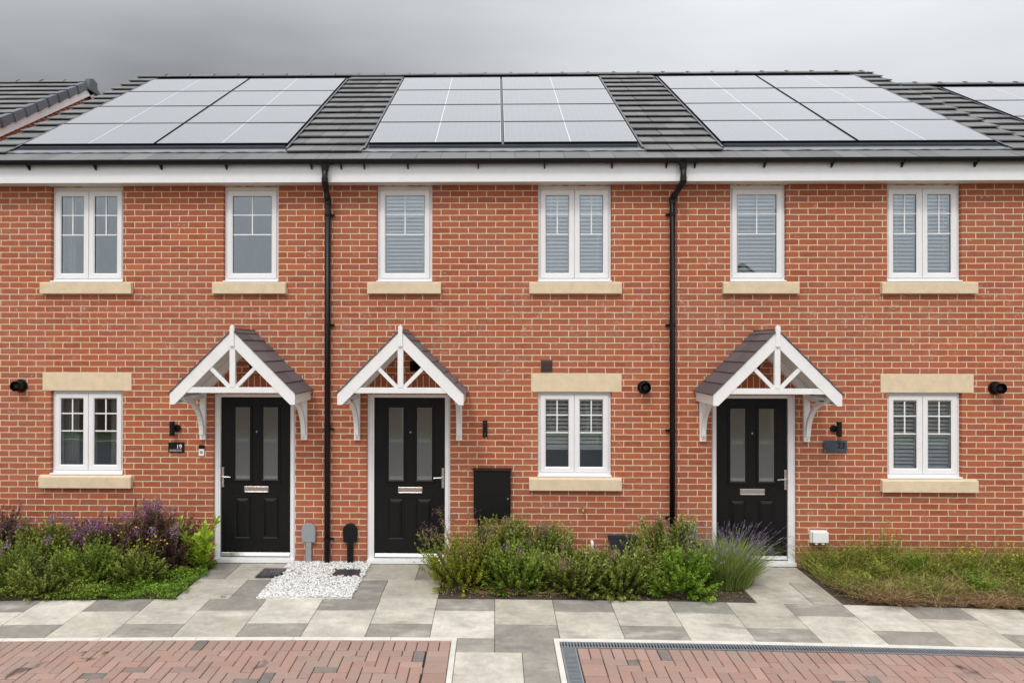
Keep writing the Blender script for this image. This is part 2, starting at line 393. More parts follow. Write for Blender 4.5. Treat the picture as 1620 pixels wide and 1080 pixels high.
# ------------------------------------------------------------------ roofs
PH = math.radians(31); CP, SP = math.cos(PH), math.sin(PH)
def RP(x, s, n, y0=-.24, z0=4.90):          # point on a roof slope: x along, s up the slope, n off it
    return (x, y0+s*CP-n*SP, z0+s*SP+n*CP)
GAUGE = .345
def tiles(mb, x0, x1, holes, y0=-.24, z0=4.90, smax=5.38, ox=0., half=.15):
    ns = int(smax/GAUGE)+1
    for i in range(ns):
        s0 = i*GAUGE; s1 = min(s0+GAUGE+.04, smax+.02)
        spans = [(x0, x1)]
        for (a, b, sa, sb) in holes:
            if s0+.10 > sa and s0 < sb-.02:
                new = []
                for p, q in spans:
                    if b <= p or a >= q: new.append((p, q)); continue
                    if a > p: new.append((p, a))
                    if b < q: new.append((b, q))
                spans = new
        for p, q in spans:
            k = math.floor((p-ox-(half if i % 2 else 0))/.30)
            x = ox+(half if i % 2 else 0)+k*.30
            while x < q:
                a, b = max(x, p)+.0018, min(x+.30, q)-.0018
                if b-a > .012:
                    j = rnd.uniform(-.0025, .0025); t0 = (.054 if i else .046)+j; t = rnd.random(); e = .012; g = rnd.uniform(-.002, .002)
                    nb = .037 if i else .018
                    vs = [RP(a, s0+g, nb, y0, z0), RP(b, s0+g, nb, y0, z0), RP(b, s0+g, t0-.004, y0, z0), RP(a, s0+g, t0-.004, y0, z0),
                          RP(b, s0+g+.004, t0, y0, z0), RP(a, s0+g+.004, t0, y0, z0), RP(b, s1, .013, y0, z0), RP(a, s1, .013, y0, z0), RP(b, s1, .0, y0, z0), RP(a, s1, .0, y0, z0)]
                    mb.add(vs, [(0, 1, 2, 3), (3, 2, 4, 5), (5, 4, 6, 7), (0, 3, 5, 7, 9), (1, 8, 6, 4, 2), (0, 9, 8, 1)], t)
                x += .30
def ridge(mb, x0, x1, y0=-.24, z0=4.90, smax=5.38):
    yr = y0+smax*CP; zr = z0+smax*SP; n = max(1, round((x1-x0)/.46)); st = (x1-x0)/n
    for i in range(n):
        a = x0+i*st; b = a+st-.003; t = rnd.random(); dz = rnd.uniform(-.003, .003)
        prof = [(-.135, -.06), (-.10, -.02), (-.045, .02), (0, .035), (.045, .02), (.10, -.02), (.135, -.06)]
        for xa, xb, k in ((a, b-.045, 1.), (b-.045, b, 1.12)):
            A = [(xa, yr+p*k, zr+q*k+.012*(k > 1)+dz) for p, q in prof]; B = [(xb, yr+p*k, zr+q*k+.012*(k > 1)+dz) for p, q in prof]
            m = len(prof)
            mb.add(A+B, [(i_, i_+1, m+i_+1, m+i_) for i_ in range(m-1)]+[tuple(range(m-1, -1, -1)), tuple(range(m, 2*m))], t)
def roof_body(mb, x0, x1, y0, z0, smax, back=True):
    yr = y0+smax*CP; zr = z0+smax*SP; t = .10
    a = [(x0, y0+.09, z0+.09*SP/CP-.004), (x0, yr, zr-.004), (x0, 2*yr-y0, z0), (x0, 2*yr-y0, z0-.1), (x0, yr, zr-t-.01), (x0, y0+.09, z0-.05)]
    mb.extrude(a, (x1-x0, 0, 0))

PANEL_S0, PANEL_S1 = .65, 4.88
def solar_array(parent, x0, x1, y0=-.24, z0=4.90, rows=4, cols=2):
    gap = .030; wpan = (x1-x0-gap)/2; hp = (PANEL_S1-PANEL_S0)/rows
    for r_ in range(rows):
        for c_ in range(cols):
            a = x0+c_*(wpan+gap); b = a+wpan; s0 = PANEL_S0+r_*hp+.006; s1 = PANEL_S0+(r_+1)*hp-.006
            m = MB(); n0, n1 = .02, .062
            P = lambda x, s, n: RP(x, s, n, y0, z0)
            e = .011
            # frame
            for (xa, xb, sa, sb) in ((a, b, s0, s0+e), (a, b, s1-e, s1), (a, a+e*.6, s0+e, s1-e), (b-e*.6, b, s0+e, s1-e)):
                m.add([P(xa, sa, n0), P(xb, sa, n0), P(xb, sb, n0), P(xa, sb, n0), P(xa, sa, n1), P(xb, sa, n1), P(xb, sb, n1), P(xa, sb, n1)],
                      [(0, 3, 2, 1), (4, 5, 6, 7), (0, 1, 5, 4), (1, 2, 6, 5), (2, 3, 7, 6), (3, 0, 4, 7)])
            fr = m.build('solar_panel', 'blackplastic', parent)
            g = MB(); j = rnd.uniform(-.0012, .0012)
            g.quad(P(a+e*.6, s0+e, n1-.003+j), P(b-e*.6, s0+e, n1-.003), P(b-e*.6, s1-e, n1-.003-j), P(a+e*.6, s1-e, n1-.003), uv=[(0, 0), (1, 0), (1, 1), (0, 1)])
            g.build('cell_glass', 'solar', fr)
    # tray and flashing under and around the array
    P = lambda x, s, n: RP(x, s, n, y0, z0)
    tr = MB(); xa, xb = x0-.045, x1+.045
    tr.quad(P(xa, .50, .022), P(xb, .50, .022), P(xb, PANEL_S1+.03, .020), P(xa, PANEL_S1+.03, .020))
    tr.box(x0+.01, x1-.01, y0+.58*CP-.03, y0+.58*CP, z0+.58*SP+.02, z0+.58*SP+.045)
    tr.box(x0+.01, x1-.01, y0+.53*CP-.03, y0+.53*CP-.01, z0+.53*SP+.01, z0+.53*SP+.028)
    mid = (x0+x1)/2
    for xx in (xa+.012, xb-.012):
        tr.add([P(xx-.012, .45, .02), P(xx+.012, .45, .02), P(xx+.012, PANEL_S1, .02), P(xx-.012, PANEL_S1, .02), P(xx-.012, .45, .05), P(xx+.012, .45, .05), P(xx+.012, PANEL_S1, .05), P(xx-.012, PANEL_S1, .05)],
               [(0, 3, 2, 1), (4, 5, 6, 7), (0, 1, 5, 4), (1, 2, 6, 5), (2, 3, 7, 6), (3, 0, 4, 7)])
    tr.build('panel_tray', 'tray', parent)
    fl = MB(); nseg = 40
    for k in range(nseg):
        a = xa-.03+(xb-xa+.06)*k/nseg; b = xa-.03+(xb-xa+.06)*(k+1)/nseg
        lo = .375+.006*math.sin(k*1.7)+.004*math.sin(k*3.1+x0); lo2 = .375+.006*math.sin((k+1)*1.7)+.004*math.sin((k+1)*3.1+x0)
        h = .028+.004*math.sin(k*2.3); h2 = .028+.004*math.sin((k+1)*2.3)
        fl.quad(P(a, lo, h), P(b, lo2, h2), P(b, .50, .026), P(a, .50, .026))
        fl.quad(P(a, lo, h-.012), P(b, lo2, h2-.012), P(b, lo2, h2), P(a, lo, h))
    fl.build('flashing', 'lead', parent)

# ------------------------------------------------------------------ walls, windows, doors
def pierced(mb, x0, x1, z0, z1, yf, yb, holes):
    xs = sorted({x0, x1, *[h[0] for h in holes], *[h[1] for h in holes]}); zs = sorted({z0, z1, *[h[2] for h in holes], *[h[3] for h in holes]})
    zs = [z for z in zs if z0 <= z <= z1]
    inside = lambda x, z: any(h[0] < x < h[1] and h[2] < z < h[3] for h in holes)
    for a, b in zip(xs, xs[1:]):
        for c, d in zip(zs, zs[1:]):
            if not inside((a+b)/2, (c+d)/2):
                mb.quad((a, yf, c), (b, yf, c), (b, yf, d), (a, yf, d)); mb.quad((a, yb, c), (a, yb, d), (b, yb, d), (b, yb, c))
    for (a, b, c, d) in holes:
        c2, d2 = max(c, z0), min(d, z1)
        mb.quad((a, yf, c2), (a, yb, c2), (a, yb, d2), (a, yf, d2)); mb.quad((b, yf, c2), (b, yf, d2), (b, yb, d2), (b, yb, c2))
        mb.quad((a, yf, d2), (a, yb, d2), (b, yb, d2), (b, yf, d2)); mb.quad((a, yf, c2), (b, yf, c2), (b, yb, c2), (a, yb, c2))

def window(parent, x0, x1, z0, z1, double, upper, blind=None, sill=None):
    yf, yb = .050, .125
    fr = MB(); fr.ring(x0+.002, x1-.002, z0+.02, z1-.002, .034, yf, yb, ch=.004, dy=.003)
    head = .048 if upper else .034
    if upper: fr.box(x0+.003, x1-.003, yf-.002, yf+.03, z1-.050, z1-.003)
    fr.box(x0-.0, x1+.0, -.018, yf+.03, z0+.004, z0+.024)                   # projecting plastic cill
    fr.box(x0+.004, x1-.004, yf-.006, yf+.02, z0+.024, z0+.05)
    win = fr.build('window', 'upvc', parent, bevel=.0025)
    zb, zt = z0+.055, z1-head-.004
    xs = [(x0+.036, x1-.036)]
    if double:
        m = (x0+x1)/2; xs = [(x0+.036, m-.004), (m+.004, x1-.036)]
        mu = MB(); mu.box(m-.02, m+.02, yf+.006, yb, zb, zt); mu.build('mullion', 'upvc', win)
    for (a, b) in xs:
        ca = MB(); sw = .066; ca.ring(a, b, zb, zt, sw, yf-.012, yb-.01, ch=.014, dy=.012)
        ca.build('casement', 'upvc', win)
        ga, gb, gc, gd = a+sw, b-sw, zb+sw, zt-sw
        gk = MB(); q = .0035
        for (p, qq, rr, ss) in ((ga, ga+q, gc, gd), (gb-q, gb, gc, gd), (ga+q, gb-q, gc, gc+q), (ga+q, gb-q, gd-q, gd)):
            gk.box(p, qq, yf+.003, yf+.009, rr, ss)
        gk.build('gasket', 'blackplastic', win)
        g = MB(); g.box(ga-.004, gb+.004, yf+.012, yf+.016, gc-.004, gd+.004); g.build('pane', 'glass', win)
        bars = MB(); H = gd-gc; bw = .0075; yb1, yb2 = yf+.004, yf+.0115
        if upper: h1, h2 = gd-.245*H, gd-.50*H
        else: h1, h2 = gd-.225*H, gd-.49*H
        mm = (ga+gb)/2
        for h in (h1, h2): bars.box(ga+.001, gb-.001, yb1+.002, yb2, h-bw, h+bw)
        for p, q2 in ((h2+bw, h1-bw), (h1+bw, gd-.001)): bars.box(mm-bw, mm+bw, yb1+.002, yb2, p, q2)
        bars.build('glazing_bar', 'upvc', win)
    if blind:
        bl = MB(); frac, ang = blind; zt2 = zt-.03; zbot = zt2-(zt2-zb)*frac; pitch_ = .047; z = zt2
        yc = .120; hw = .025
        while z > zbot:
            a_ = math.radians(ang+rnd.uniform(-3, 3)); dy, dz = hw*math.cos(a_), hw*math.sin(a_)
            sag = rnd.uniform(-.0015, .0015)
            bl.extrude([(x0+.03, yc-dy, z-dz+sag), (x0+.03, yc, z+.003+sag), (x0+.03, yc+dy, z+dz+sag), (x0+.03, yc, z+.0055+sag)], (x1-x0-.06, 0, 0)); z -= pitch_
        if frac < .95:
            for k in range(7): bl.box(x0+.03, x1-.03, yc-hw, yc+hw, zbot-.008-k*.006, zbot-.0045-k*.006)
        bl.box(x0+.03, x1-.03, yc-.03, yc+.03, zt2+.02, zt2+.06)
        for k in (.18, .82): bl.box(x0+(x1-x0)*k-.003, x0+(x1-x0)*k+.003, yc-.028, yc-.027, zbot, zt2)
        bl.build('venetian_blind', 'blind', win)
    if sill:
        sx0, sx1, sz0, sz1 = sill; s = MB(); p = .058
        s.extrude([(sx0, -p, sz0), (sx0, .05, sz0), (sx0, .05, z0+.003), (sx0, -.01, z0-.001), (sx0, -p+.004, sz1), (sx0, -p, sz1-.006)][::-1], (sx1-sx0, 0, 0))
        s.build('stone_sill', 'stone', win, bevel=.003)
    return win

def door(parent, x0, x1, lx0, lx1, hinge_right, zt=2.095):
    # x0..x1 outer frame, lx0..lx1 leaf
    fr = MB()
    for a, b in ((x0+.002, lx0-.004), (lx1+.004, x1-.002)):
        fr.box(a, b, .030, .11, .012, zt-.002)
        c = (a+b)/2
        fr.box(c-.016, c+.016, .022, .030, .012, zt-.03)
    fr.box(lx0-.004, lx1+.004, .031, .11, 2.052, zt-.002)
    fr.box(x0+.004, x1-.004, -.02, .10, .008, .052)
    d = fr.build('door', 'upvc', parent, bevel=.003)
    lf = MB(); yf = .058; a, b = lx0, lx1; z0, z1 = .118, 2.048
    W = b-a; gx = [(a+.180, a+.372), (a+.528, a+.720)] if hinge_right else [(a+.150, a+.342), (a+.498, a+.690)]
    gx = [(a+W*.200, a+W*.412), (a+W*.602, a+W*.818)] if not hinge_right else [(a+W*.202, a+W*.412), (a+W*.605, a+W*.815)]
    holes = [(p, q, 1.030, 1.925) for p, q in gx]
    pierced(lf, a, b, z0, z1, yf, yf+.044, holes)
    lf.quad((a, yf, z0), (a, yf, z1), (a, yf+.044, z1), (a, yf+.044, z0)); lf.quad((b, yf, z0), (b, yf+.044, z0), (b, yf+.044, z1), (b, yf, z1))
    leaf = lf.build('door_leaf', 'door', d)
    mo = MB()
    for p, q in gx:
        mo.ring(p-.028, q+.028, 1.002, 1.953, .030, yf-.012, yf, ch=.016, dy=.010)
        # lower moulded panel: outer bead and raised field
        mo.ring(p-.012, q+.012, .285, .815, .022, yf-.006, yf, ch=.014, dy=.006)
        L0 = [(p+.012, yf-.001, .309), (q-.012, yf-.001, .309), (q-.012, yf-.001, .791), (p+.012, yf-.001, .791)]
        L1 = [(p+.045, yf-.014, .342), (q-.045, yf-.014, .342), (q-.045, yf-.014, .758), (p+.045, yf-.014, .758)]
        mo.add(L0+L1, [(0, 1, 5, 4), (1, 2, 6, 5), (2, 3, 7, 6), (3, 0, 4, 7), (4, 5, 6, 7)])
        mo.box(p-.045, q+.045, yf-.016, yf, .990, 1.001)
    mo.build('panel_moulding', 'door', leaf)
    bead = MB(); gm = MB()
    for p, q in gx:
        gm.box(p+.002, q-.002, yf+.006, yf+.014, 1.032, 1.923)
        bead.ring(p+.002, q-.002, 1.032, 1.923, .0045, yf-.001, yf+.006, ch=.002, dy=.002)
    gm.build('door_glass', 'doorglass', leaf); bead.build('glass_bead', 'greyplastic', leaf)
    lp = MB(); cx = a+W*.463 if not hinge_right else a+W*.5; cx = (gx[0][0]+gx[1][1])/2
    lp.ring(cx-.152, cx+.152, .864, .940, .014, yf-.012, yf, ch=.004, dy=.004); lp.box(cx-.139, cx+.139, yf-.007, yf-.002, .877, .927)
    lp.build('letter_plate', 'steel', leaf, bevel=.002)
    hx = a+.022 if hinge_right else b-.022; s = 1 if hinge_right else -1
    hd = MB(); hd.box(hx-.015, hx+.015, yf-.012, yf, .93, 1.175); hd.tube([(hx, yf-.01, 1.065), (hx, yf-.05, 1.065), (hx+s*.02, yf-.06, 1.065), (hx+s*.115, yf-.058, 1.06)], .0095, 8)
    hd.tube([(hx, yf-.018, .985), (hx, yf-.01, .985)], .009, 10)
    hd.build('door_handle', 'steel', leaf, bevel=.002)
    sp = MB(); sp.tube([(cx-.0, yf-.006, 1.62), (cx, yf+.002, 1.62)], .011, 12); sp.build('spyhole', 'steel', leaf, smooth=False)
    wb = MB(); wb.extrude([(a+.004, yf-.024, .076), (a+.004, yf+.02, .076), (a+.004, yf+.02, .117), (a+.004, yf-.006, .117)][::-1], (W-.008, 0, 0)); wb.build('weather_bar', 'steel', leaf, bevel=.002)
    th = MB(); th.box(lx0-.002, lx1+.002, .02, .10, .054, .062); th.build('threshold', 'upvc', d)
    return d

def canopy(parent, cx, seed):
    rr = random.Random(seed)
    d = .76; hw = .717; top = 2.147; apex = 2.864; z_in = 2.683
    bb = MB()
    for s in (-1, 1):           # front barge boards
        poly = [(cx, -d, z_in), (cx+s*.66, -d, z_in-.66), (cx+s*.662, -d, 2.021), (cx+s*hw, -d, 2.021), (cx+s*hw, -d, top), (cx, -d, apex)]
        if s > 0: poly = poly
        else: poly = poly[::-1]
        bb.extrude(poly, (0, .028, 0))
    root = bb.build('canopy', 'timber', parent, bevel=.002)
    kp = MB(); kp.box(cx-.032, cx+.032, -d+.002, -d+.045, 2.217, z_in+.05); kp.build('king_post', 'timber', root, bevel=.003)
    fi = MB()
    fi.extrude([(cx-.024, -d-.022, z_in+.0), (cx+.024, -d-.022, z_in+.0), (cx+.024, -d-.022, 2.905), (cx, -d-.022, 2.928), (cx-.024, -d-.022, 2.905)], (0, .045, 0)); fi.build('finial', 'upvc', root, bevel=.004)
    tb = MB(); tb.box(cx-.545, cx+.545, -d+.006, -d+.052, 2.153, 2.217); tb.build('tie_beam', 'timber', root, bevel=.003)
    for s in (-1, 1):
        br = MB(); a = Vector((cx+s*.020, 0, 2.200)); b = Vector((cx+s*.262, 0, 2.445)); t = (b-a).normalized(); n = Vector((-t.z, 0, t.x))*.0215
        p = [a-n, b-n, b+n, a+n]
        if s > 0: p = [a-n, b-n, b+n, a+n]
        q = [(v.x, -d+.010, v.z) for v in p]
        nrm = (Vector(q[1])-Vector(q[0])).cross(Vector(q[2])-Vector(q[1]))
        if nrm.y > 0: q = q[::-1]
        br.extrude(q, (0, .034, 0)); br.build('brace', 'timber', root, bevel=.002)
    # lining boards under the tiles and side fascias
    ln = MB(); inv2 = .7071
    for s in (-1, 1):
        for (n0, n1) in ((-.035, -.012),):
            A = [(cx+s*(.0), apex+n0*1.414), (cx+s*(hw-.004), top+.004+n0*1.414), (cx+s*(hw-.004), top+.004+n1*1.414), (cx, apex+n1*1.414)]
            q = [(x, -d+.0285, z) for x, z in A]
            if s < 0: q = q[::-1]
            ln.extrude(q, (0, d-.030, 0))
        # rear rafter lining against the wall
        A = [(cx, z_in+.012), (cx+s*.645, z_in-.633), (cx+s*.645, 2.10+.06), (cx, apex-.052)]
        q = [(x, -.10, z) for x, z in A]
        if s < 0: q = q[::-1]
        ln.extrude(q, (0, .095, 0))
        fx = cx+s*(hw-.012)
        ln.box(min(fx, fx-s*.022), max(fx, fx-s*.022), -d+.029, -.002, 2.025, top-.036)
        a_, b_ = sorted((cx+s*(hw-.036), cx+s*(hw-.075)))
        ln.box(a_, b_, -d+.029, -.002, 2.030, 2.040)
    ln.build('lining_board', 'timber', root)
    # brackets
    for s in (-1, 1):
        bx = cx+s*.63; g = MB()
        g.box(bx-.036, bx+.036, -.040, -.001, 1.530, 2.10)
        g.box(bx-.026, bx+.026, -.62, -.040, 2.050, 2.10)
        pts = []
        for k in range(13):
            u_ = k/12; ang = u_*math.pi/2
            pts.append((-.060-.50*(1-math.cos(ang)), 1.60+.45*math.sin(ang)))
        th_ = .022
        for (y1, z1_), (y2, z2_) in zip(pts, pts[1:]):
            dv = Vector((y2-y1, z2_-z1_)).normalized(); nn = Vector((-dv.y, dv.x))*th_
            P = [(bx-.026, y1-nn.x, z1_-nn.y), (bx-.026, y2-nn.x, z2_-nn.y), (bx-.026, y2+nn.x, z2_+nn.y), (bx-.026, y1+nn.x, z1_+nn.y)]
            g.extrude(P[::-1] if True else P, (.052, 0, 0))
        g.build('bracket', 'timber', root, bevel=.0)
        for z in (1.555, 1.60, 2.085): sc_ = MB(); sc_.tube([(bx, -.0435, z), (bx, -.038, z)], .006, 8); sc_.build('screw', 'greyplastic', root)
    # tiles: six courses each side
    tl = MB(); n = 6; Ls = (hw+.012)*1.414/n
    for s in (-1, 1):
        for i in range(n):
            s0 = i*Ls; s1 = s0+Ls+.02
            def P(sl, y, nn):     # sl measured up from the eave
                return (cx+s*((hw+.012)-sl*.7071+nn*.7071), y, top-.010+sl*.7071+nn*.7071)
            for (ya, yb2) in (((-d-.012, -.40), (-.40, -.004)) if i % 2 else ((-d-.012, -.25), (-.25, -.004))):
                t = rr.random(); ya += .001; yb2 -= .001
                vs = [P(s0, ya, .004), P(s0, yb2, .004), P(s0, yb2, .020), P(s0, ya, .020), P(s1, yb2, .006), P(s1, ya, .006), P(s1, yb2, .0), P(s1, ya, .0)]
                fs = [(0, 1, 2, 3), (3, 2, 4, 5), (0, 3, 5, 7), (1, 6, 4, 2), (0, 7, 6, 1)]
                if s > 0: fs = [q[::-1] for q in fs]
                tl.add(vs, [q[::-1] for q in fs], t)
    # ridge capping
    tl.extrude([(cx-.055, -d+.02, apex-.026), (cx, -d+.02, apex+.022), (cx+.055, -d+.02, apex-.026), (cx, -d+.02, apex+.008)][::-1], (0, d-.03, 0))
    tl.build('canopy_tiles', 'canopytile', root)
    return root

def gutter(parent, x0, x1, outlets, brackets):
    g = MB(); n = 10; R = .050; cy, cz = -.246, 4.926
    prof = [(cy+R*math.cos(math.pi+math.pi*k/n), cz+R*math.sin(math.pi+math.pi*k/n)) for k in range(n+1)]
    prof = prof+[(cy+R+.0, cz+.006), (cy+(R-.004), cz+.006)]+[(cy+(R-.004)*math.cos(2*math.pi-math.pi*k/n), cz+(R-.004)*math.sin(2*math.pi-math.pi*k/n)) for k in range(n+1)]+[(cy-R+.004, cz+.006), (cy-R, cz+.006)]
    m = len(prof); A = [(x0, y, z) for y, z in prof]; B = [(x1, y, z) for y, z in prof]
    g.add(A+B, [(i, m+i, m+(i+1) % m, (i+1) % m) for i in range(m)])
    go = g.build('gutter', 'blackplastic', parent)
    for x in brackets:
        b = MB(); R2 = R+.004; pts = [(x, cy+R2*math.cos(math.pi+math.pi*k/8)*.999, cz+R2*math.sin(math.pi+math.pi*k/8)) for k in range(9)]
        for p, q in zip(pts, pts[1:]): b.tube([p, q], .006, 6)
        b.box(x-.008, x+.008, -.205, -.191, 4.83, 4.93); b.extrude([(x-.007, -.262, 4.876), (x-.007, -.205, 4.832), (x-.007, -.193, 4.832), (x-.007, -.193, 4.872)][::-1], (.014, 0, 0))
        b.build('gutter_bracket', 'blackplastic', go)
    for x in outlets:
        o = MB(); pts = [(x-.11, cy+R*1.09*math.cos(math.pi+math.pi*k/8), cz+R*1.09*math.sin(math.pi+math.pi*k/8)) for k in range(9)]
        o.add(pts+[(x+.11, p[1], p[2]) for p in pts], [(i, i+9, i+10, i+1) for i in range(8)])
        o.tube([(x, cy, 4.885), (x, cy, 4.86), (x, cy, 4.80)], [.062, .046, .041], 14)
        o.build('gutter_outlet', 'blackplastic', go)
    return go

def downpipe(parent, xo, xw, zb, clips, side):
    p = MB(); y = -.052; R = .0345
    p.tube([(xo, -.252, 4.84), (xo, -.252, 4.68), (xo, -.248, 4.655), (xw, y-.006, 4.49), (xw, y, 4.465), (xw, y, zb)], R, 16)
    d = p.build('downpipe', 'blackplastic', parent, smooth=True)
    v1 = Vector((xo, -.248, 4.655)); v2 = Vector((xw, y-.006, 4.49))
    k = MB(); k.tube([(xo, -.252, 4.715), (xo, -.252, 4.665), v1, v1+(v2-v1)*.25], .040, 16); k.build('pipe_elbow', 'blackplastic', d)
    k = MB(); k.tube([v2+(v1-v2)*.25, v2, (xw, y, 4.485), (xw, y, 4.43)], .040, 16); k.build('pipe_elbow', 'blackplastic', d)
    for z in clips:
        c = MB(); c.tube([(xw, y, z-.018), (xw, y, z+.018)], .040, 16); a, b = sorted((xw, xw+side*.075)); c.box(a, b, -.03, -.002, z-.012, z+.012)
        c.tube([(xw+side*.062, -.03, z), (xw+side*.062, -.045, z)], .010, 8)
        c.build('pipe_clip', 'blackplastic', d)

def house(name, label, x0, x1, wins, dr, lints, canx, seams, brackets, arr, pipes, left_end=False, right_end=False, outl=()):
    root = empty('terraced_house', ((x0+x1)/2, 0, 0), label, 'house', 'terraced houses in one brick row')
    holes = [(w_[0], w_[1], w_[2], w_[3]) for w_ in wins]+[(dr[0], dr[1], .0, 2.095)]
    wl = MB(); pierced(wl, x0, x1, -.2, 4.675, 0., .10, holes)
    wl.build('wall', 'brick', root)
    oth = MB(); yb = 8.6
    oth.quad((x0, yb, -.2), (x0, yb, 4.95), (x1, yb, 4.95), (x1, yb, -.2))
    for x, e in ((x0, left_end), (x1, right_end)):
        if e:
            yr, zr = -.24+5.38*CP, 4.90+5.38*SP-.12
            q = [(x, 0, -.2), (x, yb, -.2), (x, yb, 4.85), (x, yr, zr), (x, 0, 4.85)]
            oth.add(q if x == x1 else q[::-1], [(0, 1, 2, 3, 4)])
    oth.build('rear_wall', 'brick', root)
    it = MB(); e = .12; pierced(it, x0+e, x1-e, 0., 4.9, .105, .13, [(h[0]+.0, h[1]-.0, h[2]+.0, h[3]-.0) for h in holes])
    it.quad((x0+e, .13, .0), (x1-e, .13, .0), (x1-e, 4., .0), (x0+e, 4., .0)); it.quad((x0+e, .13, 2.45), (x1-e, .13, 2.45), (x1-e, 4., 2.45), (x0+e, 4., 2.45))
    it.quad((x0+e, .13, 2.7), (x1-e, .13, 2.7), (x1-e, 4., 2.7), (x0+e, 4., 2.7)); it.quad((x0+e, .13, 4.9), (x1-e, .13, 4.9), (x1-e, 4., 4.9), (x0+e, 4., 4.9))
    it.quad((x0+e, 4., 0), (x1-e, 4., 0), (x1-e, 4., 4.9), (x0+e, 4., 4.9))
    for x in (x0+e, x1-e, (x0+x1)/2): it.quad((x, .13, 0), (x, 4., 0), (x, 4., 4.9), (x, .13, 4.9))
    it.build('interior_wall', 'plaster', root)
    for w_ in wins: window(root, *w_)
    for (a, b, c, d) in lints:
        m = MB(); m.box(a, b, -.006, .05, c, d); m.build('lintel', 'stone', root, bevel=.002)
    so = MB(); so.box(dr[0]-.10, dr[1]+.10, -.003, .04, 2.099, 2.325); so.build('soldier_course', 'soldier', root)
    door(root, dr[0], dr[1], dr[2], dr[3], dr[4])
    canopy(root, canx, hash(name) % 97 if False else int(abs(canx)*10))
    fa = MB(); xs = [x0]+seams+[x1]
    for a, b in zip(xs, xs[1:]): fa.box(a+.0008, b-.0008, -.19, -.172, 4.675, 4.895)
    for s_ in seams: fa.box(s_-.012, s_+.012, -.1935, -.1885, 4.672, 4.893)
    fs = fa.build('fascia', 'upvc', root, bevel=.002)
    sf = MB(); sf.box(x0+.001, x1-.001, -.171, -.001, 4.677, 4.689); sf.build('soffit', 'soffit', fs)
    rf = MB(); xa = x0-(.07 if left_end else 0); xb = x1+(.06 if right_end else 0)
    ax0, ax1 = arr
    tiles(rf, xa, xb, [(ax0-.05, ax1+.05, .345, 4.93)], ox=-.075)
    ro = rf.build('roof', 'tile', root)
    for xe, on, sg in ((xa, left_end, 1), (xb, right_end, -1)):      # mortar bedding closing the verge
        if on:
            vb = MB(); a, b = sorted((xe+sg*.012, xe+sg*.04)); q = [RP(a, .02, -.10), RP(a, .02, .026), RP(a, 5.36, .026), RP(a, 5.36, -.10)]; vb.extrude(q, (b-a, 0, 0)); vb.build('verge_bedding', 'tray', ro)
    rb = MB(); roof_body(rb, xa+.03, xb-.03, -.24, 4.90, 5.38); rb.build('roof_deck', 'darkgrey', ro)
    ri = MB(); ridge(ri, xa+(.03 if left_end else 0), xb-(.12 if right_end else 0)); ri.build('ridge_tiles', 'tile', ro)
    solar_array(root, ax0, ax1)
    gutter(root, x0-(.05 if left_end else 0), x1+(.0), outl, brackets)
    for p in pipes: downpipe(root, *p)
    return root

B19, B23 = -2.055, 2.165
h19 = house('a', 'terraced house with number plate 19 and curtains, at the left of the row', -6.50, B19,
    [(-5.565, -4.655, 3.475, 4.676, True, True, None, (-5.67, -4.525, 3.335, 3.468)), (-3.395, -2.705, 3.475, 4.676, False, True, None, (-3.515, -2.600, 3.335, 3.468)),
     (-5.560, -4.650, 1.080, 2.130, True, False, None, (-5.675, -4.520, .925, 1.066))],
    (-3.510, -2.490, -3.432, -2.562, True), [(-5.66, -4.54, 2.130, 2.354)], -3.003, [-3.33], [-5.71, -4.89, -4.08, -3.28, -2.24], (-6.125, -2.680), [(-2.069, -2.078, -.02, [4.305, 2.949, 1.665, .312], 1)], left_end=True, outl=[-2.069])
h21 = house('b', 'middle terraced house with blinds in its windows and a black meter cupboard by the door', B19, B23,
    [(-1.482, -.792, 3.475, 4.676, False, True, (1., 43), (-1.590, -.680, 3.335, 3.468)), (.512, 1.420, 3.475, 4.676, True, True, (1., 43), (.405, 1.535, 3.335, 3.468)),
     (.512, 1.420, 1.080, 2.130, True, False, (.66, 38), (.405, 1.535, .925, 1.066))],
    (-1.598, -.565, -1.510, -.637, False), [(.43, 1.54, 2.130, 2.354)], -1.085, [1.69], [-1.88, -1.60, -1.07, -.22, .58, 1.39, 2.04], (-1.630, 1.792), [(2.232, 2.150, -.02, [4.305, 2.949, 1.665, .6], -1)], outl=[])
h23 = house('c', 'terraced house with slate plate 23 and blinds, at the right of the row', B23, 6.70,
    [(2.868, 3.552, 3.475, 4.676, False, True, (1., 42), (2.770, 3.690, 3.335, 3.468)), (4.772, 5.672, 3.475, 4.676, True, True, (1., 40), (4.685, 5.835, 3.335, 3.468)),
     (4.772, 5.672, 1.080, 2.130, True, False, (1., 40), (4.685, 5.835, .925, 1.066))],
    (2.645, 3.672, 2.713, 3.580, False), [(4.69, 5.81, 2.130, 2.354)], 3.155, [], [2.38, 3.21, 4.01, 4.84, 5.70, 6.5], (2.848, 6.275), [], right_end=True, outl=[2.232])

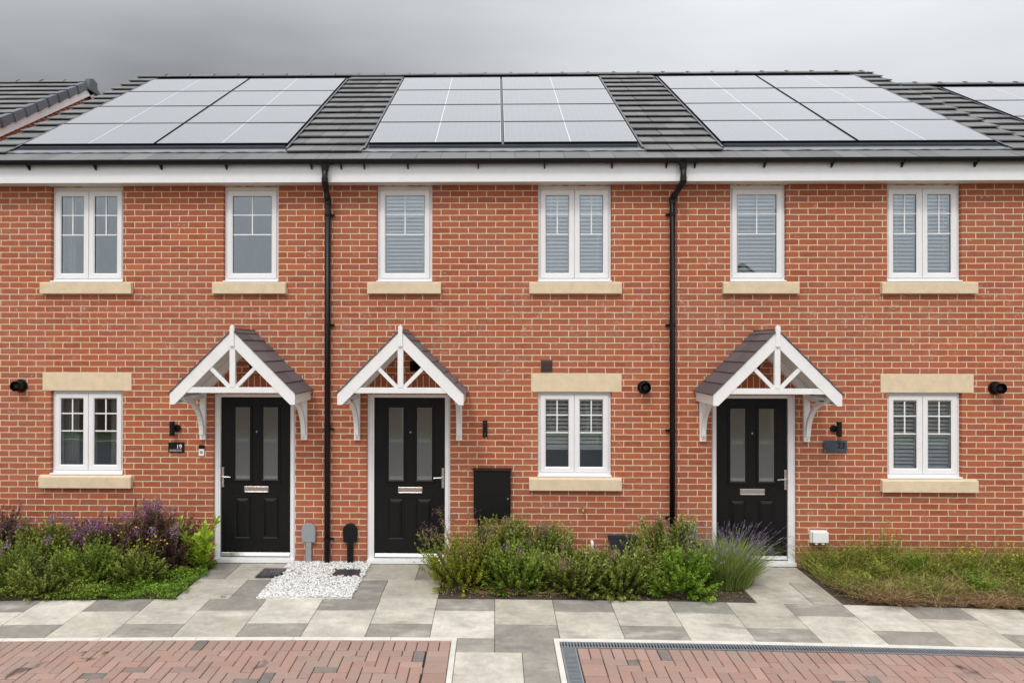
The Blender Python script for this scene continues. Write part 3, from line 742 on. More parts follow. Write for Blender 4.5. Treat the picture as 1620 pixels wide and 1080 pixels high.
# curtains behind the ground-floor window of number 19
def curtain(x0, x1, z0, z1, y=.20):
    m = MB(); n = 24; P = []
    for k in range(n+1): P.append((x0+(x1-x0)*k/n, y+.018*math.sin(k*1.5)))
    for (a, b), (c, d) in zip(P, P[1:]): m.quad((a, b, z0), (c, d, z0), (c, d, z1), (a, b, z1))
    return m
cu = curtain(-5.54, -5.30, 1.0, 2.12); tag(cu.build('curtain', 'curtain'), 'pale gathered curtain behind the left pane of the ground floor window of house 19', 'curtain', 'curtains in the windows of house 19')
cu = curtain(-4.90, -4.66, 1.0, 2.12); tag(cu.build('curtain', 'curtain'), 'pale gathered curtain behind the right pane of the ground floor window of house 19', 'curtain', 'curtains in the windows of house 19')
cu = curtain(-5.54, -5.35, 3.4, 4.6); tag(cu.build('curtain', 'curtain'), 'pale gathered curtain at the left of the upstairs double window of house 19', 'curtain', 'curtains in the windows of house 19')

# movement joint in the brickwork beside the right downpipe
m = MB(); m.box(2.207, 2.219, -.0025, .004, -.1, 4.674)
MT['redseal'] = plain('red_sealant', (.26, .05, .03), .6)
m.build('movement_joint', 'redseal', h23)

# ------------------------------------------------------------------ neighbouring buildings
def neighbour_right():
    root = empty('terraced_house', (9., 0, 0), 'adjoining house with slightly lower roof and solar panels beyond the right end of the row', 'house', 'terraced houses in one brick row')
    m = MB(); m.box(6.702, 13., 0., 8.6, -.2, 4.675); m.build('wall', 'brick', root)
    t = MB(); tiles(t, 6.70, 13., [(7.73, 11.25, .345, 4.93)], z0=4.68, smax=5.38, ox=.06); ro = t.build('roof', 'tile', root)
    b = MB(); roof_body(b, 6.72, 13., -.24, 4.68, 5.38); b.build('roof_deck', 'darkgrey', ro)
    g = MB(); ridge(g, 6.70, 13., z0=4.68); g.build('ridge_tiles', 'tile', ro)
    solar_array(root, 7.783, 11.2, z0=4.68)
    f = MB(); f.box(6.703, 13., -.19, -.172, 4.60, 4.895); f.build('fascia', 'upvc', root)
    gutter(root, 6.705, 13., [], [7.4, 8.3, 9.2])
neighbour_right()
# white undercloak trim on the right verge of the row
m = MB(); m.add([RP(6.725, 0, -.13), RP(6.750, 0, -.13), RP(6.750, 5.36, -.13), RP(6.725, 5.36, -.13), RP(6.725, 0, -.002), RP(6.750, 0, -.002), RP(6.750, 5.36, -.002), RP(6.725, 5.36, -.002)],
    [(0, 3, 2, 1), (4, 5, 6, 7), (0, 1, 5, 4), (1, 2, 6, 5), (2, 3, 7, 6), (3, 0, 4, 7)]); m.build('verge_trim', 'upvc', h23)

def neighbour_left():
    y0, z0 = .13, 4.95; xr = -7.76; xl = -15.; sm = 5.40
    root = empty('detached_house', (-11., 3, 0), 'neighbouring house with grey verge caps and white bargeboard, behind the left end of the row', 'house')
    m = MB(); yf = y0+.24; yr = y0+sm*CP; zr = z0+sm*SP-.13
    m.box(xl, xr-.10, yf, yf+8.5, -.2, 4.70)
    m.extrude([(xr-.10, yf, 4.70), (xr-.10, 2*yr-yf, 4.70), (xr-.10, 2*yr-yf, 4.80), (xr-.10, yr, zr), (xr-.10, yf, 4.80)][::-1], (-.3, 0, 0)); m.build('wall', 'brick', root)
    t = MB(); tiles(t, xl, xr, [], y0=y0, z0=z0, smax=sm, ox=.1); ro = t.build('roof', 'tile', root)
    b = MB(); roof_body(b, xl, xr-.02, y0, z0, sm); b.build('roof_deck', 'darkgrey', ro)
    g = MB(); ridge(g, xl, xr, y0=y0, z0=z0, smax=sm); g.build('ridge_tiles', 'tile', ro)
    # dry verge caps, stepped, down both slopes
    c = MB()
    for i in range(15):
        s0 = i*GAUGE; s1 = s0+GAUGE+.012; tt = rnd.random()
        for back in (0, 1):
            def P(x, s, n):
                p = RP(x, s, n, y0, z0); return (p[0], 2*yr-p[1], p[2]) if back else p
            q = [P(xr+.008, s0, -.105), P(xr+.050, s0, -.105), P(xr+.050, s0, .052), P(xr-.07, s0, .052), P(xr-.07, s0, .045), P(xr+.008, s0, .045)]
            q2 = [P(xr+.008, s1, -.085), P(xr+.036, s1, -.085), P(xr+.036, s1, .034), P(xr-.07, s1, .034), P(xr-.07, s1, .02), P(xr+.008, s1, .02)]
            k = 6; fs = [(j, (j+1) % k, k+(j+1) % k, k+j) for j in range(k)]+[tuple(range(k-1, -1, -1)), tuple(range(k, 2*k))]
            c.add(q+q2, fs if back else [z[::-1] for z in fs], tt)
    c.extrude([(xr-.02, yr-.16, z0+sm*SP-.19), (xr-.02, yr+.16, z0+sm*SP-.19), (xr-.02, yr+.13, z0+sm*SP+.01), (xr-.02, yr, z0+sm*SP+.055), (xr-.02, yr-.13, z0+sm*SP+.01)][::-1], (.085, 0, 0), .3)
    c.build('verge_caps', 'slateverge', ro)
    w_ = MB()
    for back in (0, 1):
        def P(x, s, n):
            p = RP(x, s, n, y0, z0); return (p[0], 2*yr-p[1], p[2]) if back else p
        q = [P(xr-.02, .0, -.225), P(xr+.006, .0, -.225), P(xr+.006, .0, -.01), P(xr-.02, .0, -.01)]; q2 = [P(xr-.02, sm, -.225), P(xr+.006, sm, -.225), P(xr+.006, sm, -.01), P(xr-.02, sm, -.01)]
        w_.add(q+q2, [(0, 1, 5, 4), (1, 2, 6, 5), (2, 3, 7, 6), (3, 0, 4, 7), (0, 3, 2, 1), (4, 5, 6, 7)])
    w_.build('bargeboard', 'upvc', root)
neighbour_left()

# ------------------------------------------------------------------ small fittings on the walls
def air_vent(x, z, label, w_=.14, h=.145, m_='darkvent'):
    root = empty('air_vent', (x, 0, z), label, 'air vent', 'square air vents in the brickwork')
    m = MB(); m.box(x-w_/2, x+w_/2, -.010, .0, z-h/2, z+h/2); m.build('vent_plate', m_, root, bevel=.003)
    l = MB()
    for k in range(8):
        zz = z-h/2+.014+k*(h-.02)/8; l.extrude([(x-w_/2+.008, -.0105, zz), (x-w_/2+.008, -.020, zz-.003), (x-w_/2+.008, -.0105, zz+.010)], (w_-.016, 0, 0))
    l.build('louvre', m_, root)
air_vent(.620, 2.448, 'dark brown square air vent just above the stone lintel of the middle house')
air_vent(-1.000, 2.442, 'black square air vent under the middle door canopy, right of its king post', .13, .13, 'blackmatt')
air_vent(-2.995, 2.455, 'black square air vent half hidden under the canopy of house 19', .13, .14, 'blackmatt')
air_vent(3.160, 2.46, 'black square air vent half hidden under the canopy of house 23', .13, .15, 'blackmatt')

def flue(x, z, label):
    root = empty('boiler_flue', (x, 0, z), label, 'boiler flue', 'round boiler flues')
    a = MB(); a.tube([(x, -.001, z), (x, -.016, z)], .083, 28); a.build('wall_collar', 'blackplastic', root, bevel=.004)
    b = MB(); b.tube([(x, -.015, z), (x, -.13, z)], .060, 24, cap=False); b.tube([(x, -.115, z), (x, -.015, z)], .055, 24, cap=False)
    b.tube([(x, -.022, z), (x, -.1, z)], .032, 16); b.tube([(x, -.11, z), (x, -.128, z)], .063, 24, cap=False)
    b.build('flue_pipe', 'blackplastic', root)
flue(-5.93, 2.188, 'black round boiler flue left of the stone lintel of house 19')
flue(1.815, 2.188, 'black round boiler flue between the middle house lintel and the right downpipe')
flue(6.065, 2.190, 'black round boiler flue near the right edge, right of the last stone lintel')

def wall_light(x, z, label, side):
    root = empty('wall_light', (x, 0, z), label, 'wall light', 'black outdoor wall lights')
    a = MB(); a.tube([(x, -.001, z), (x, -.028, z)], .042, 24); a.tube([(x, -.028, z), (x, -.045, z)], .014, 12); a.build('wall_mount', 'blackmatt', root, bevel=.003)
    b = MB(); xx = x+side; b.tube([(xx, -.075, z-.088), (xx, -.075, z+.088)], .031, 22)
    b.tube([(xx, -.075, z+.084), (xx, -.075, z+.0885)], .0315, 22); b.build('lamp_tube', 'blackmatt', root)
    c = MB(); c.tube([(xx, -.075, z+.0886), (xx, -.075, z+.0892)], .025, 18); c.tube([(xx, -.075, z-.0892), (xx, -.075, z-.0886)], .025, 18); c.build('lens', 'glass', root)
wall_light(-3.958, 1.668, 'black tubular wall light above the number 19 plate', -.038)
wall_light(4.115, 1.69, 'black tubular wall light above the slate 23 plate', .040)
# slim camera doorbell beside the middle door
root = empty('video_doorbell', (-.137, 0, 1.675), 'slim black video doorbell on the brick right of the middle door', 'doorbell')
a = MB(); a.box(-.165, -.109, -.032, -.001, 1.572, 1.778); a.build('doorbell_body', 'blackmatt', root, bevel=.006)
a = MB(); a.tube([(-.137, -.036, 1.606), (-.137, -.031, 1.606)], .013, 16); a.build('call_button', 'darkgrey', root)
a = MB(); a.tube([(-.137, -.035, 1.748), (-.137, -.031, 1.748)], .010, 16); a.build('camera_lens', 'darkgrey', root)
root = empty('doorbell', (-3.652, 0, 1.39), 'small doorbell, black above and grey below, between the number 19 plate and the door', 'doorbell')
a = MB(); a.box(-3.686, -3.620, -.024, -.001, 1.412, 1.459); a.build('camera_cover', 'blackmatt', root, bevel=.003)
a = MB(); a.box(-3.686, -3.620, -.025, -.001, 1.326, 1.411); a.build('doorbell_body', 'upvc', root, bevel=.003)
a = MB(); a.tube([(-3.653, -.028, 1.372), (-3.653, -.024, 1.372)], .019, 18); a.build('call_button', 'greyplastic', root)

root = empty('number_plate', (-3.972, 0, 1.43), 'small black house number plate with white 19', 'number plate')
a = MB(); a.box(-4.071, -3.873, -.014, -.004, 1.368, 1.492); a.build('plate', 'blackmatt', root, bevel=.001)
text_mesh('number', '19', .073, (-3.898, -.0145, 1.415), 'upvc', root, align='RIGHT', bold=.001)
a = MB(); a.box(-4.052, -3.898, -.0155, -.0138, 1.4065, 1.409); a.build('line', 'greyplastic', root)
a = MB(); x = -4.052
for k in range(15):
    w_ = (.0095, .007, .0085, .006, .009)[k % 5]; h_ = (.012, .009, .009, .0115, .009)[(k*3) % 5]; a.box(x, x+w_-.002, -.0155, -.0138, 1.384, 1.384+h_); x += w_+.0022
a.build('small_lettering', 'upvc', root)

MT['slateplate'] = plain('slate', (.045, .056, .078), .5, var=.25, nscale=18, bump=.4)
root = empty('number_plate', (4.132, 0, 1.475), 'larger grey slate house number plate with dark 23', 'number plate')
a = MB(); a.box(3.993, 4.272, -.030, -.018, 1.405, 1.546); a.build('plate', 'slateplate', root, bevel=.001)
a = MB()
for x in (4.006, 4.259):
    for z in (1.418, 1.533): a.tube([(x, -.034, z), (x, -.001, z)], .006, 10)
a.build('fixing_screw', 'steel', root)
text_mesh('number', '23', .095, (4.248, -.031, 1.455), 'blackmatt', root, align='RIGHT', bold=.0012, depth=.0018)

# meter cupboard
root = empty('meter_cupboard', (-.05, 0, .56), 'black wall meter cupboard between the middle door and the window', 'meter cupboard')
a = MB(); a.box(-.275, .178, -.075, -.001, .585, 1.172); a.build('cupboard_body', 'blackplastic', root, bevel=.006)
a = MB(); a.box(-.262, .166, -.088, -.0755, .592, 1.150); a.build('cupboard_door', 'blackmatt', root, bevel=.008)
a = MB(); a.extrude([(-.285, -.105, 1.168), (-.285, -.001, 1.168), (-.285, -.001, 1.190), (-.285, -.105, 1.176)][::-1], (.473, 0, 0)); a.build('rain_hood', 'blackplastic', root, bevel=.003)
a = MB(); a.box(-.222, -.178, -.05, -.004, -.03, .584); a.build('conduit', 'blackplastic', root, bevel=.004)
a = MB(); a.tube([(.145, -.0925, .83), (.145, -.088, .83)], .009, 10); a.build('lock', 'greyplastic', root)

def cable_box(x, z0, label, m_, tube_m, ztop=.505):
    root = empty('cable_entry_cover', (x, 0, z0), label, 'cable entry cover', 'round topped cable entry covers low on the wall')
    m = MB(); pts = []; w_ = .090; zb = ztop-.235
    prof = [(x-w_*.92, zb), (x+w_*.92, zb), (x+w_, ztop-.10)]+[(x+w_*math.cos(t*math.pi/12), ztop-.09+w_*math.sin(t*math.pi/12)) for t in range(1, 12)]+[(x-w_, ztop-.10)]
    m.extrude([(a_, -.045, b_) for a_, b_ in prof], (0, .043, 0)); b1 = m.build('cover', m_, root, bevel=.010)
    t = MB(); t.box(x-.036, x+.036, -.040, -.002, z0-.02, zb+.0); t.build('conduit', tube_m, root, bevel=.006)
cable_box(-2.312, 0., 'light grey round topped cable cover left of the first downpipe', 'greyplastic', 'greyplastic')
cable_box(-1.798, 0., 'black round topped cable cover between the first downpipe and the middle door', 'blackplastic', 'blackplastic')
cable_box(2.375, 0., 'pale grey round topped cable cover behind the lavender, right of the second downpipe', 'greyplastic', 'greyplastic', .535)

root = empty('outside_socket', (3.915, 0, .37), 'white weatherproof outside socket box low on the wall right of door 23', 'outside socket')
a = MB(); a.box(3.822, 4.020, -.050, -.001, .305, .455); a.build('socket_body', 'upvc', root, bevel=.006)
a = MB(); a.box(3.832, 4.020, -.100, -.051, .318, .448); a.build('socket_lid', 'upvc', root, bevel=.008)
a = MB()
for x in (3.88, 3.96): a.tube([(x, -.07, .318), (x, -.07, .296)], .020, 12)
a.build('cable_gland', 'upvc', root)
root = empty('vent_hood', (1.55, 0, .30), 'dark grey plastic vent hood low on the wall behind the shrubs', 'vent hood')
a = MB(); a.box(1.372, 1.735, -.035, -.001, .330, .388); a.build('hood_lip', 'darkgrey', root, bevel=.008)
a = MB(); a.extrude([(1.385, -.03, .329), (1.42, -.03, .02), (1.69, -.03, .02), (1.722, -.03, .329)], (0, .028, 0)); a.build('hood_body', 'darkgrey', root, bevel=.004)
root = empty('overflow_pipe', (1.175, 0, .27), 'pale plastic pipe end poking from the wall above the shrubs', 'pipe')
a = MB(); a.tube([(1.175, -.001, .30), (1.175, -.05, .30), (1.175, -.065, .285), (1.175, -.07, .20)], .019, 12); a.build('pipe', 'upvc', root, smooth=True)
a = MB(); a.tube([(1.175, -.069, .23), (1.175, -.07, .19)], .024, 12); a.build('pipe_collar', 'greyplastic', root)
root = empty('garden_tap', (1.062, 0, .69), 'small brass garden tap on the brickwork under the middle window', 'tap')
a = MB(); a.tube([(1.062, -.001, .700), (1.062, -.06, .700), (1.062, -.075, .685), (1.062, -.078, .655)], .010, 10); a.build('spout', 'brass', root, smooth=True)
a = MB(); a.tube([(1.062, -.045, .705), (1.062, -.045, .730)], .006, 8); a.box(1.036, 1.088, -.050, -.040, .729, .737); a.build('tap_handle', 'brass', root)

# ------------------------------------------------------------------ ground
def sheet(name, x0, x1, y0, y1, dz, m_, nx, ny, kind='structure', rough=0.):
    m = MB(); V = []; rr = np.random.RandomState(3)
    for j in range(ny+1):
        for i in range(nx+1):
            x = x0+(x1-x0)*i/nx; y = y0+(y1-y0)*j/ny; V.append((x, y, gz(x, y)+dz+(rr.uniform(-rough, rough) if rough else 0)))
    m.add(V, [(j*(nx+1)+i, j*(nx+1)+i+1, (j+1)*(nx+1)+i+1, (j+1)*(nx+1)+i) for j in range(ny) for i in range(nx)])
    o = m.build(name, m_, None, smooth=True); return tag(o, kind=kind)
m = MB(); m.quad((-600, -700, -.42), (600, -700, -.42), (600, 600, -.42), (-600, 600, -.42)); tag(m.build('ground', 'grass'), kind='structure')
sheet('garden_bed', -8.5, -3.45, -1.225, -.0, -.012, 'soil', 120, 34, rough=.010)
sheet('garden_bed', -.618, 2.757, -1.218, -.0, -.012, 'soil', 90, 34, rough=.010)
sheet('garden_bed', 3.665, 8.5, -1.225, -.0, -.012, 'soil', 120, 34, rough=.010)

def slab(mb, x0, x1, y0, y1, tint, g=.0025, dz=0.):
    a, b, c, d = x0+g, x1-g, y0+g, y1-g; e = .004; j = rnd.uniform(-.0015, .0015)+dz
    top = [(x, y, gz(x, y)+j) for x, y in ((a+e, c+e), (b-e, c+e), (b-e, d-e), (a+e, d-e))]
    mid = [(x, y, gz(x, y)+j-e*.8) for x, y in ((a, c), (b, c), (b, d), (a, d))]; bot = [(p[0], p[1], p[2]-.03) for p in mid]
    mb.add(bot+mid+top, [(i, (i+1) % 4, 4+(i+1) % 4, 4+i) for i in range(4)]+[(4+i, 4+(i+1) % 4, 8+(i+1) % 4, 8+i) for i in range(4)]+[(8, 9, 10, 11)], tint)
LT = lambda: rnd.uniform(.62, 1.); DK = lambda: rnd.uniform(.02, .33)
fp = MB(); R0, R1, R2, R3 = -1.22, -1.555, -1.893, -2.235
R0, R1, R2, R3 = -1.222, -1.537, -1.852, -2.167
x = -.012-.61*13; k = -13
while x < 8.2:
    if k % 2 == 0:  slab(fp, x, x+.61, R2, R0, LT()); slab(fp, x, x+.61, R3, R2, DK())
    else: slab(fp, x, x+.61, R1, R0, DK()); slab(fp, x, x+.61, R3, R1, LT())
    x += .61; k += 1
pa = MB()
LP = lambda: rnd.uniform(.50, .66)
# path to door 19
slab(fp, -3.45, -3.15, -.60, .02, DK()); slab(fp, -3.15, -2.55, -.60, .02, LP()); slab(fp, -3.45, -2.86, -1.22, -.60, LP()); slab(fp, -2.86, -2.55, -1.22, -.60, DK())
# path to the middle door
slab(fp, -1.55, -.93, -.61, .02, LP()); slab(fp, -.93, -.62, -.61, .02, DK()*.7); slab(fp, -1.55, -1.24, -1.22, -.61, DK()); slab(fp, -1.24, -.62, -1.22, -.61, LP())
# path to door 23
slab(fp, 2.76, 3.665, -.56, .02, LP()); slab(fp, 2.76, 3.355, -1.22, -.56, LP()); slab(fp, 3.355, 3.665, -1.22, -.56, DK()+.15)
# strip between the drives
slab(fp, -.36, -.01, -2.455, R3, DK()); slab(fp, -.01, .535, -2.455, R3, DK()); slab(fp, -.36, .235, -3.06, -2.455, LT()*.95); slab(fp, .235, .535, -3.06, -2.455, DK())
yy = -3.06; kk = 0
while yy > -4.7:
    if kk % 2 == 0: slab(fp, -.36, -.06, yy-.61, yy, DK()); slab(fp, -.06, .535, yy-.61, yy, LT())
    else: slab(fp, -.36, .235, yy-.61, yy, LT()); slab(fp, .235, .535, yy-.61, yy, DK())
    yy -= .61; kk += 1
tag(fp.build('path', 'slab'), kind='structure')
sheet('path_bedding', -8.5, 8.5, -2.24, .04, -.016-.004, 'slabbed', 60, 12)
sheet('path_bedding', -.42, .60, -4.9, -2.24, -.020, 'slabbed', 4, 8)

KY = R3        # back edge of the edging strip
ed = MB()
def edging(x0, x1, y0, y1, along_x=True, L_=.915):
    a = x0 if along_x else y1
    while (a < x1-.01) if along_x else (a > y0+.01):
        if along_x: b = min(a+L_, x1); slab(ed, a, b, y0, y1, .5, g=.0015, dz=.004); a = b
        else: b = max(a-L_, y0); slab(ed, x0, x1, b, a, .5, g=.0015, dz=.004); a = b
edging(-8.3, -.360, KY-.062, KY-.001); edging(.536, 8.4, KY-.062, KY-.001)
edging(-.412, -.361, -4.8, KY-.063, False); edging(.537, .588, -4.8, KY-.063, False)
tag(ed.build('kerb_edging', 'edge'), kind='structure')

def block(mb, x0, x1, y0, y1):
    g = .0034; e = .005; a, b, c, d = x0+g, x1-g, y0+g, y1-g; j = rnd.uniform(-.0022, .0022); t = rnd.random()
    s = rnd.uniform(-.0012, .0012)
    top = [(a+e, c+e), (b-e, c+e), (b-e, d-e), (a+e, d-e)]; mid = [(a+s, c), (b+s, c), (b+s, d), (a+s, d)]
    T = [(p, q, gz(p, q)+j) for p, q in top]; M_ = [(p, q, gz(p, q)+j-.005) for p, q in mid]; B = [(p, q, z-.012) for p, q, z in M_]
    mb.add(B+M_+T, [(i, (i+1) % 4, 4+(i+1) % 4, 4+i) for i in range(4)]+[(4+i, 4+(i+1) % 4, 8+(i+1) % 4, 8+i) for i in range(4)]+[(8, 9, 10, 11)], t)
def drive(x0, x1, ytop, ybot, border_left, border_right):
    mb = MB(); U = .1025
    n = int(round((x1-x0)/U)); a = x0
    for i in range(n): block(mb, x0+(x1-x0)*i/n, x0+(x1-x0)*(i+1)/n, ytop-.205, ytop)
    yt = ytop-.205
    if border_right or border_left:
        k = 0; y = yt
        while y > ybot:
            if border_right: block(mb, x1-.205, x1, y-U, y)
            if border_left: block(mb, x0, x0+.205, y-U, y)
            y -= U
    xa = x0+(.205 if border_left else 0); xb = x1-(.205 if border_right else 0)
    ni, nj = int((xb-xa)/U)+2, int((yt-ybot)/U)+2
    for i in range(-1, ni):
        for j in range(-1, nj):
            kk = (i-j) % 4
            if kk == 0: bx = (xa+i*U, xa+(i+2)*U, yt-(j+1)*U, yt-j*U)
            elif kk == 3: bx = (xa+i*U, xa+(i+1)*U, yt-(j+2)*U, yt-j*U)
            else: continue
            p, q, s_, t_ = max(bx[0], xa), min(bx[1], xb), max(bx[2], ybot), min(bx[3], yt)
            if q-p > .03 and t_-s_ > .03: block(mb, p, q, s_, t_)
    tag(mb.build('driveway', 'block'), kind='structure')
drive(-7.6, -.414, KY-.066, -4.75, False, True)
drive(.735, 7.6, KY-.066-.125, -4.75, True, False)
sheet('driveway_bedding', -8.3, 8.4, -4.8, KY-.03, -.021, 'bedding', 40, 10)

# linear drains
def drain(x0, x1, y0, y1, along_x, label):
    root = empty('drainage_channel', ((x0+x1)/2, (y0+y1)/2, gz((x0+x1)/2, y0)), label, 'drainage channel', 'galvanised drainage channels set in the paving')
    ch = MB(); br = MB(); fr = MB(); hole = MB(); rail = .014
    def bx(mb, a, b, c, d, z0, z1):
        vs = [(p, q, gz(p, q)+z) for z in (z0, z1) for p, q in ((a, c), (b, c), (b, d), (a, d))]
        mb.add(vs, [(0, 3, 2, 1), (4, 5, 6, 7), (0, 1, 5, 4), (1, 2, 6, 5), (2, 3, 7, 6), (3, 0, 4, 7)])
    if along_x:
        x = x0
        while x < x1-.02:
            xe = min(x+.5, x1)
            bx(fr, x, xe-.003, y0, y0+rail, -.03, .0035); bx(fr, x, xe-.003, y1-rail, y1, -.03, .0035)
            x = xe
        x = x0+.004
        while x < x1-.01:
            bx(br, x, x+.012, y0+rail, y1-rail, -.008, .0015); x += .028
    else:
        y = y1
        while y > y0+.02:
            ye = max(y-.5, y0); bx(fr, x0, x0+rail, ye+.003, y, -.03, .0035); bx(fr, x1-rail, x1, ye+.003, y, -.03, .0035); y = ye
        y = y0+.004
        while y < y1-.01: bx(br, x0+rail, x1-rail, y, y+.0115, -.008, .0015); y += .0235
    n = 30
    for k in range(n):
        if along_x: a, b = x0+(x1-x0)*k/n, x0+(x1-x0)*(k+1)/n; hole.quad(*[(p, q, gz(p, q)-.019) for p, q in ((a, y0), (b, y0), (b, y1), (a, y1))])
        else: a, b = y0+(y1-y0)*k/n, y0+(y1-y0)*(k+1)/n; hole.quad(*[(p, q, gz(p, q)-.019) for p, q in ((x0, a), (x1, a), (x1, b), (x0, b))])
    fr.build('channel_frame', 'galv', root); br.build('grating', 'galv', root); hole.build('channel_base', 'blackhole', root)
drain(.592, 8.2, KY-.066-.118, KY-.066, True, 'long slotted steel drain running along the footpath edge of the right drive')
drain(.592, .727, -4.75, KY-.066-.122, False, 'short slotted steel drain running towards the camera down the left side of the right drive')

# white gravel
def ico():
    t = (1+5**.5)/2; v = [(-1, t, 0), (1, t, 0), (-1, -t, 0), (1, -t, 0), (0, -1, t), (0, 1, t), (0, -1, -t), (0, 1, -t), (t, 0, -1), (t, 0, 1), (-t, 0, -1), (-t, 0, 1)]
    f = [(0, 11, 5), (0, 5, 1), (0, 1, 7), (0, 7, 10), (0, 10, 11), (1, 5, 9), (5, 11, 4), (11, 10, 2), (10, 7, 6), (7, 1, 8), (3, 9, 4), (3, 4, 2), (3, 2, 6), (3, 6, 8), (3, 8, 9), (4, 9, 5), (2, 4, 11), (6, 2, 10), (8, 6, 7), (9, 8, 1)]
    return np.array(v)/1.9, np.array(f)
def np_mesh(name, V, F, tint, m_, parent=None, nper=3, smooth=False):
    me = bpy.data.meshes.new(name); nv, nf = len(V), len(F)
    me.vertices.add(nv); me.vertices.foreach_set('co', V.astype(np.float32).ravel())
    me.loops.add(nf*nper); me.loops.foreach_set('vertex_index', F.astype(np.int32).ravel())
    me.polygons.add(nf); me.polygons.foreach_set('loop_start', np.arange(0, nf*nper, nper, dtype=np.int32))
    try: me.polygons.foreach_set('loop_total', np.full(nf, nper, dtype=np.int32))
    except Exception: pass
    me.update(calc_edges=True)
    at = me.attributes.new('tint', 'FLOAT', 'FACE'); at.data.foreach_set('value', tint.astype(np.float32))
    me.materials.append(MT[m_]); me.validate()
    if smooth: me.polygons.foreach_set('use_smooth', [True]*nf)
    o = bpy.data.objects.new(name, me); C.objects.link(o); return attach(o, parent)
G = np.random.RandomState(11)
def gravel():
    v, f = ico(); n = 9500
    x = G.uniform(-2.56, -1.54, n); y = G.uniform(-1.235, .0, n)
    covers = ((-1.93, -1.60, -.55, -.30),)
    keep = np.ones(n, bool)
    for a, b, c, d in covers: keep &= ~((x > a+G.uniform(-.02, .03, n)) & (x < b) & (y > c+G.uniform(-.02, .02, n)) & (y < d))
    keep &= ~((x < -2.50+G.uniform(-.01, .02, n)) & (y > -.56) & (y < -.23))
    x, y = x[keep], y[keep]; n = len(x)
    s = G.uniform(.007, .0135, n)[:, None, None]*np.stack([G.uniform(.7, 1.4, (n, 1)), G.uniform(.7, 1.3, (n, 1)), G.uniform(.5, .9, (n, 1))], 2)
    V = v[None]*s*(1+G.uniform(-.22, .22, (n, 12, 1)))
    a = G.uniform(0, 6.28, n); ca, sa = np.cos(a)[:, None], np.sin(a)[:, None]; b = G.uniform(-.6, .6, n); cb, sb = np.cos(b)[:, None], np.sin(b)[:, None]
    X_, Y_, Z_ = V[..., 0], V[..., 1], V[..., 2]; Y_, Z_ = Y_*cb-Z_*sb, Y_*sb+Z_*cb; X_, Y_ = X_*ca-Y_*sa, X_*sa+Y_*ca
    z0 = np.array([gz(p, q) for p, q in zip(x, y)])+G.uniform(-.004, .022, n)+.012*np.exp(-((x+2.05)**2)/.3)
    V = np.stack([X_+x[:, None], Y_+y[:, None], Z_+z0[:, None]], 2).reshape(-1, 3)
    F = (f[None]+np.arange(n)[:, None, None]*12).reshape(-1, 3); T = np.repeat(G.uniform(0, 1, n), 20)
    o = np_mesh('white_gravel', V, F, T, 'gravel'); tag(o, 'bright white gravel strip between the paths of house 19 and the middle house', 'gravel', kind='stuff')
gravel()
m = MB(); m.box(-2.552, -1.548, -1.235, .0, -.03, .002); tag(m.build('gravel_base', 'edge'), kind='structure')
root = empty('drain_cover', (-2.65, -.4, 0), 'black square drain cover beside the white gravel, in front of door 19', 'drain cover', 'black drain covers')
a = MB(); a.box(-2.800, -2.500, -.565, -.225, .0, .010); a.build('cover_frame', 'darkgrey', root, bevel=.002)
a = MB(); a.box(-2.785, -2.515, -.55, -.24, .0102, .014)
for i in range(6):
    for j in range(6): a.box(-2.775+i*.044, -2.775+i*.044+.03, -.54+j*.05, -.54+j*.05+.03, .0145, .017)
a.build('cover_plate', 'darkgrey', root)
root = empty('drain_cover', (-1.76, -.42, 0), 'dark drain cover half buried in the white gravel beside the middle path', 'drain cover', 'black drain covers')
a = MB(); a.box(-1.96, -1.575, -.57, -.28, .003, .022); a.build('cover_plate', 'darkgrey', root, bevel=.003)

# ------------------------------------------------------------------ the street behind the camera (seen mirrored in the glass)
def flat(name, x0, x1, y0, y1, z, m_): m = MB(); m.quad((x0, y0, z), (x1, y0, z), (x1, y1, z), (x0, y1, z)); return tag(m.build(name, m_), kind='structure')
flat('driveway_front', -30, 30, -6.6, -4.78, -.15, 'block'); flat('road', -80, 80, -12.4, -6.75, -.20, 'asphalt')
m = MB(); m.box(-80, 80, -6.76, -6.62, -.25, -.145); tag(m.build('kerb', 'kerb'), kind='structure')
m = MB(); m.box(-80, 80, -12.55, -12.40, -.25, -.10); tag(m.build('kerb', 'kerb'), kind='structure')
flat('verge', -80, 80, -14.6, -12.55, -.12, 'grass'); flat('lawn', -80, 80, -26, -14.8, -.15, 'grass')
for k in range(10):
    x0 = -15+k*3.0
    root = empty('fence_panel', (x0+1.5, -14.7, -.12), 'brown close boarded fence panel across the road, seen mirrored in the glass', 'fence', 'fence panels across the road')
    b = MB()
    for i in range(20): b.box(x0+.11+i*.14, x0+.11+i*.14+.135, -14.72, -14.70, -.1, 1.62+rnd.uniform(-.01, .01))
    b.build('boards', 'fencewood', root); p = MB(); p.box(x0, x0+.1, -14.76, -14.66, -.15, 1.72); p.build('post', 'fencewood', root)
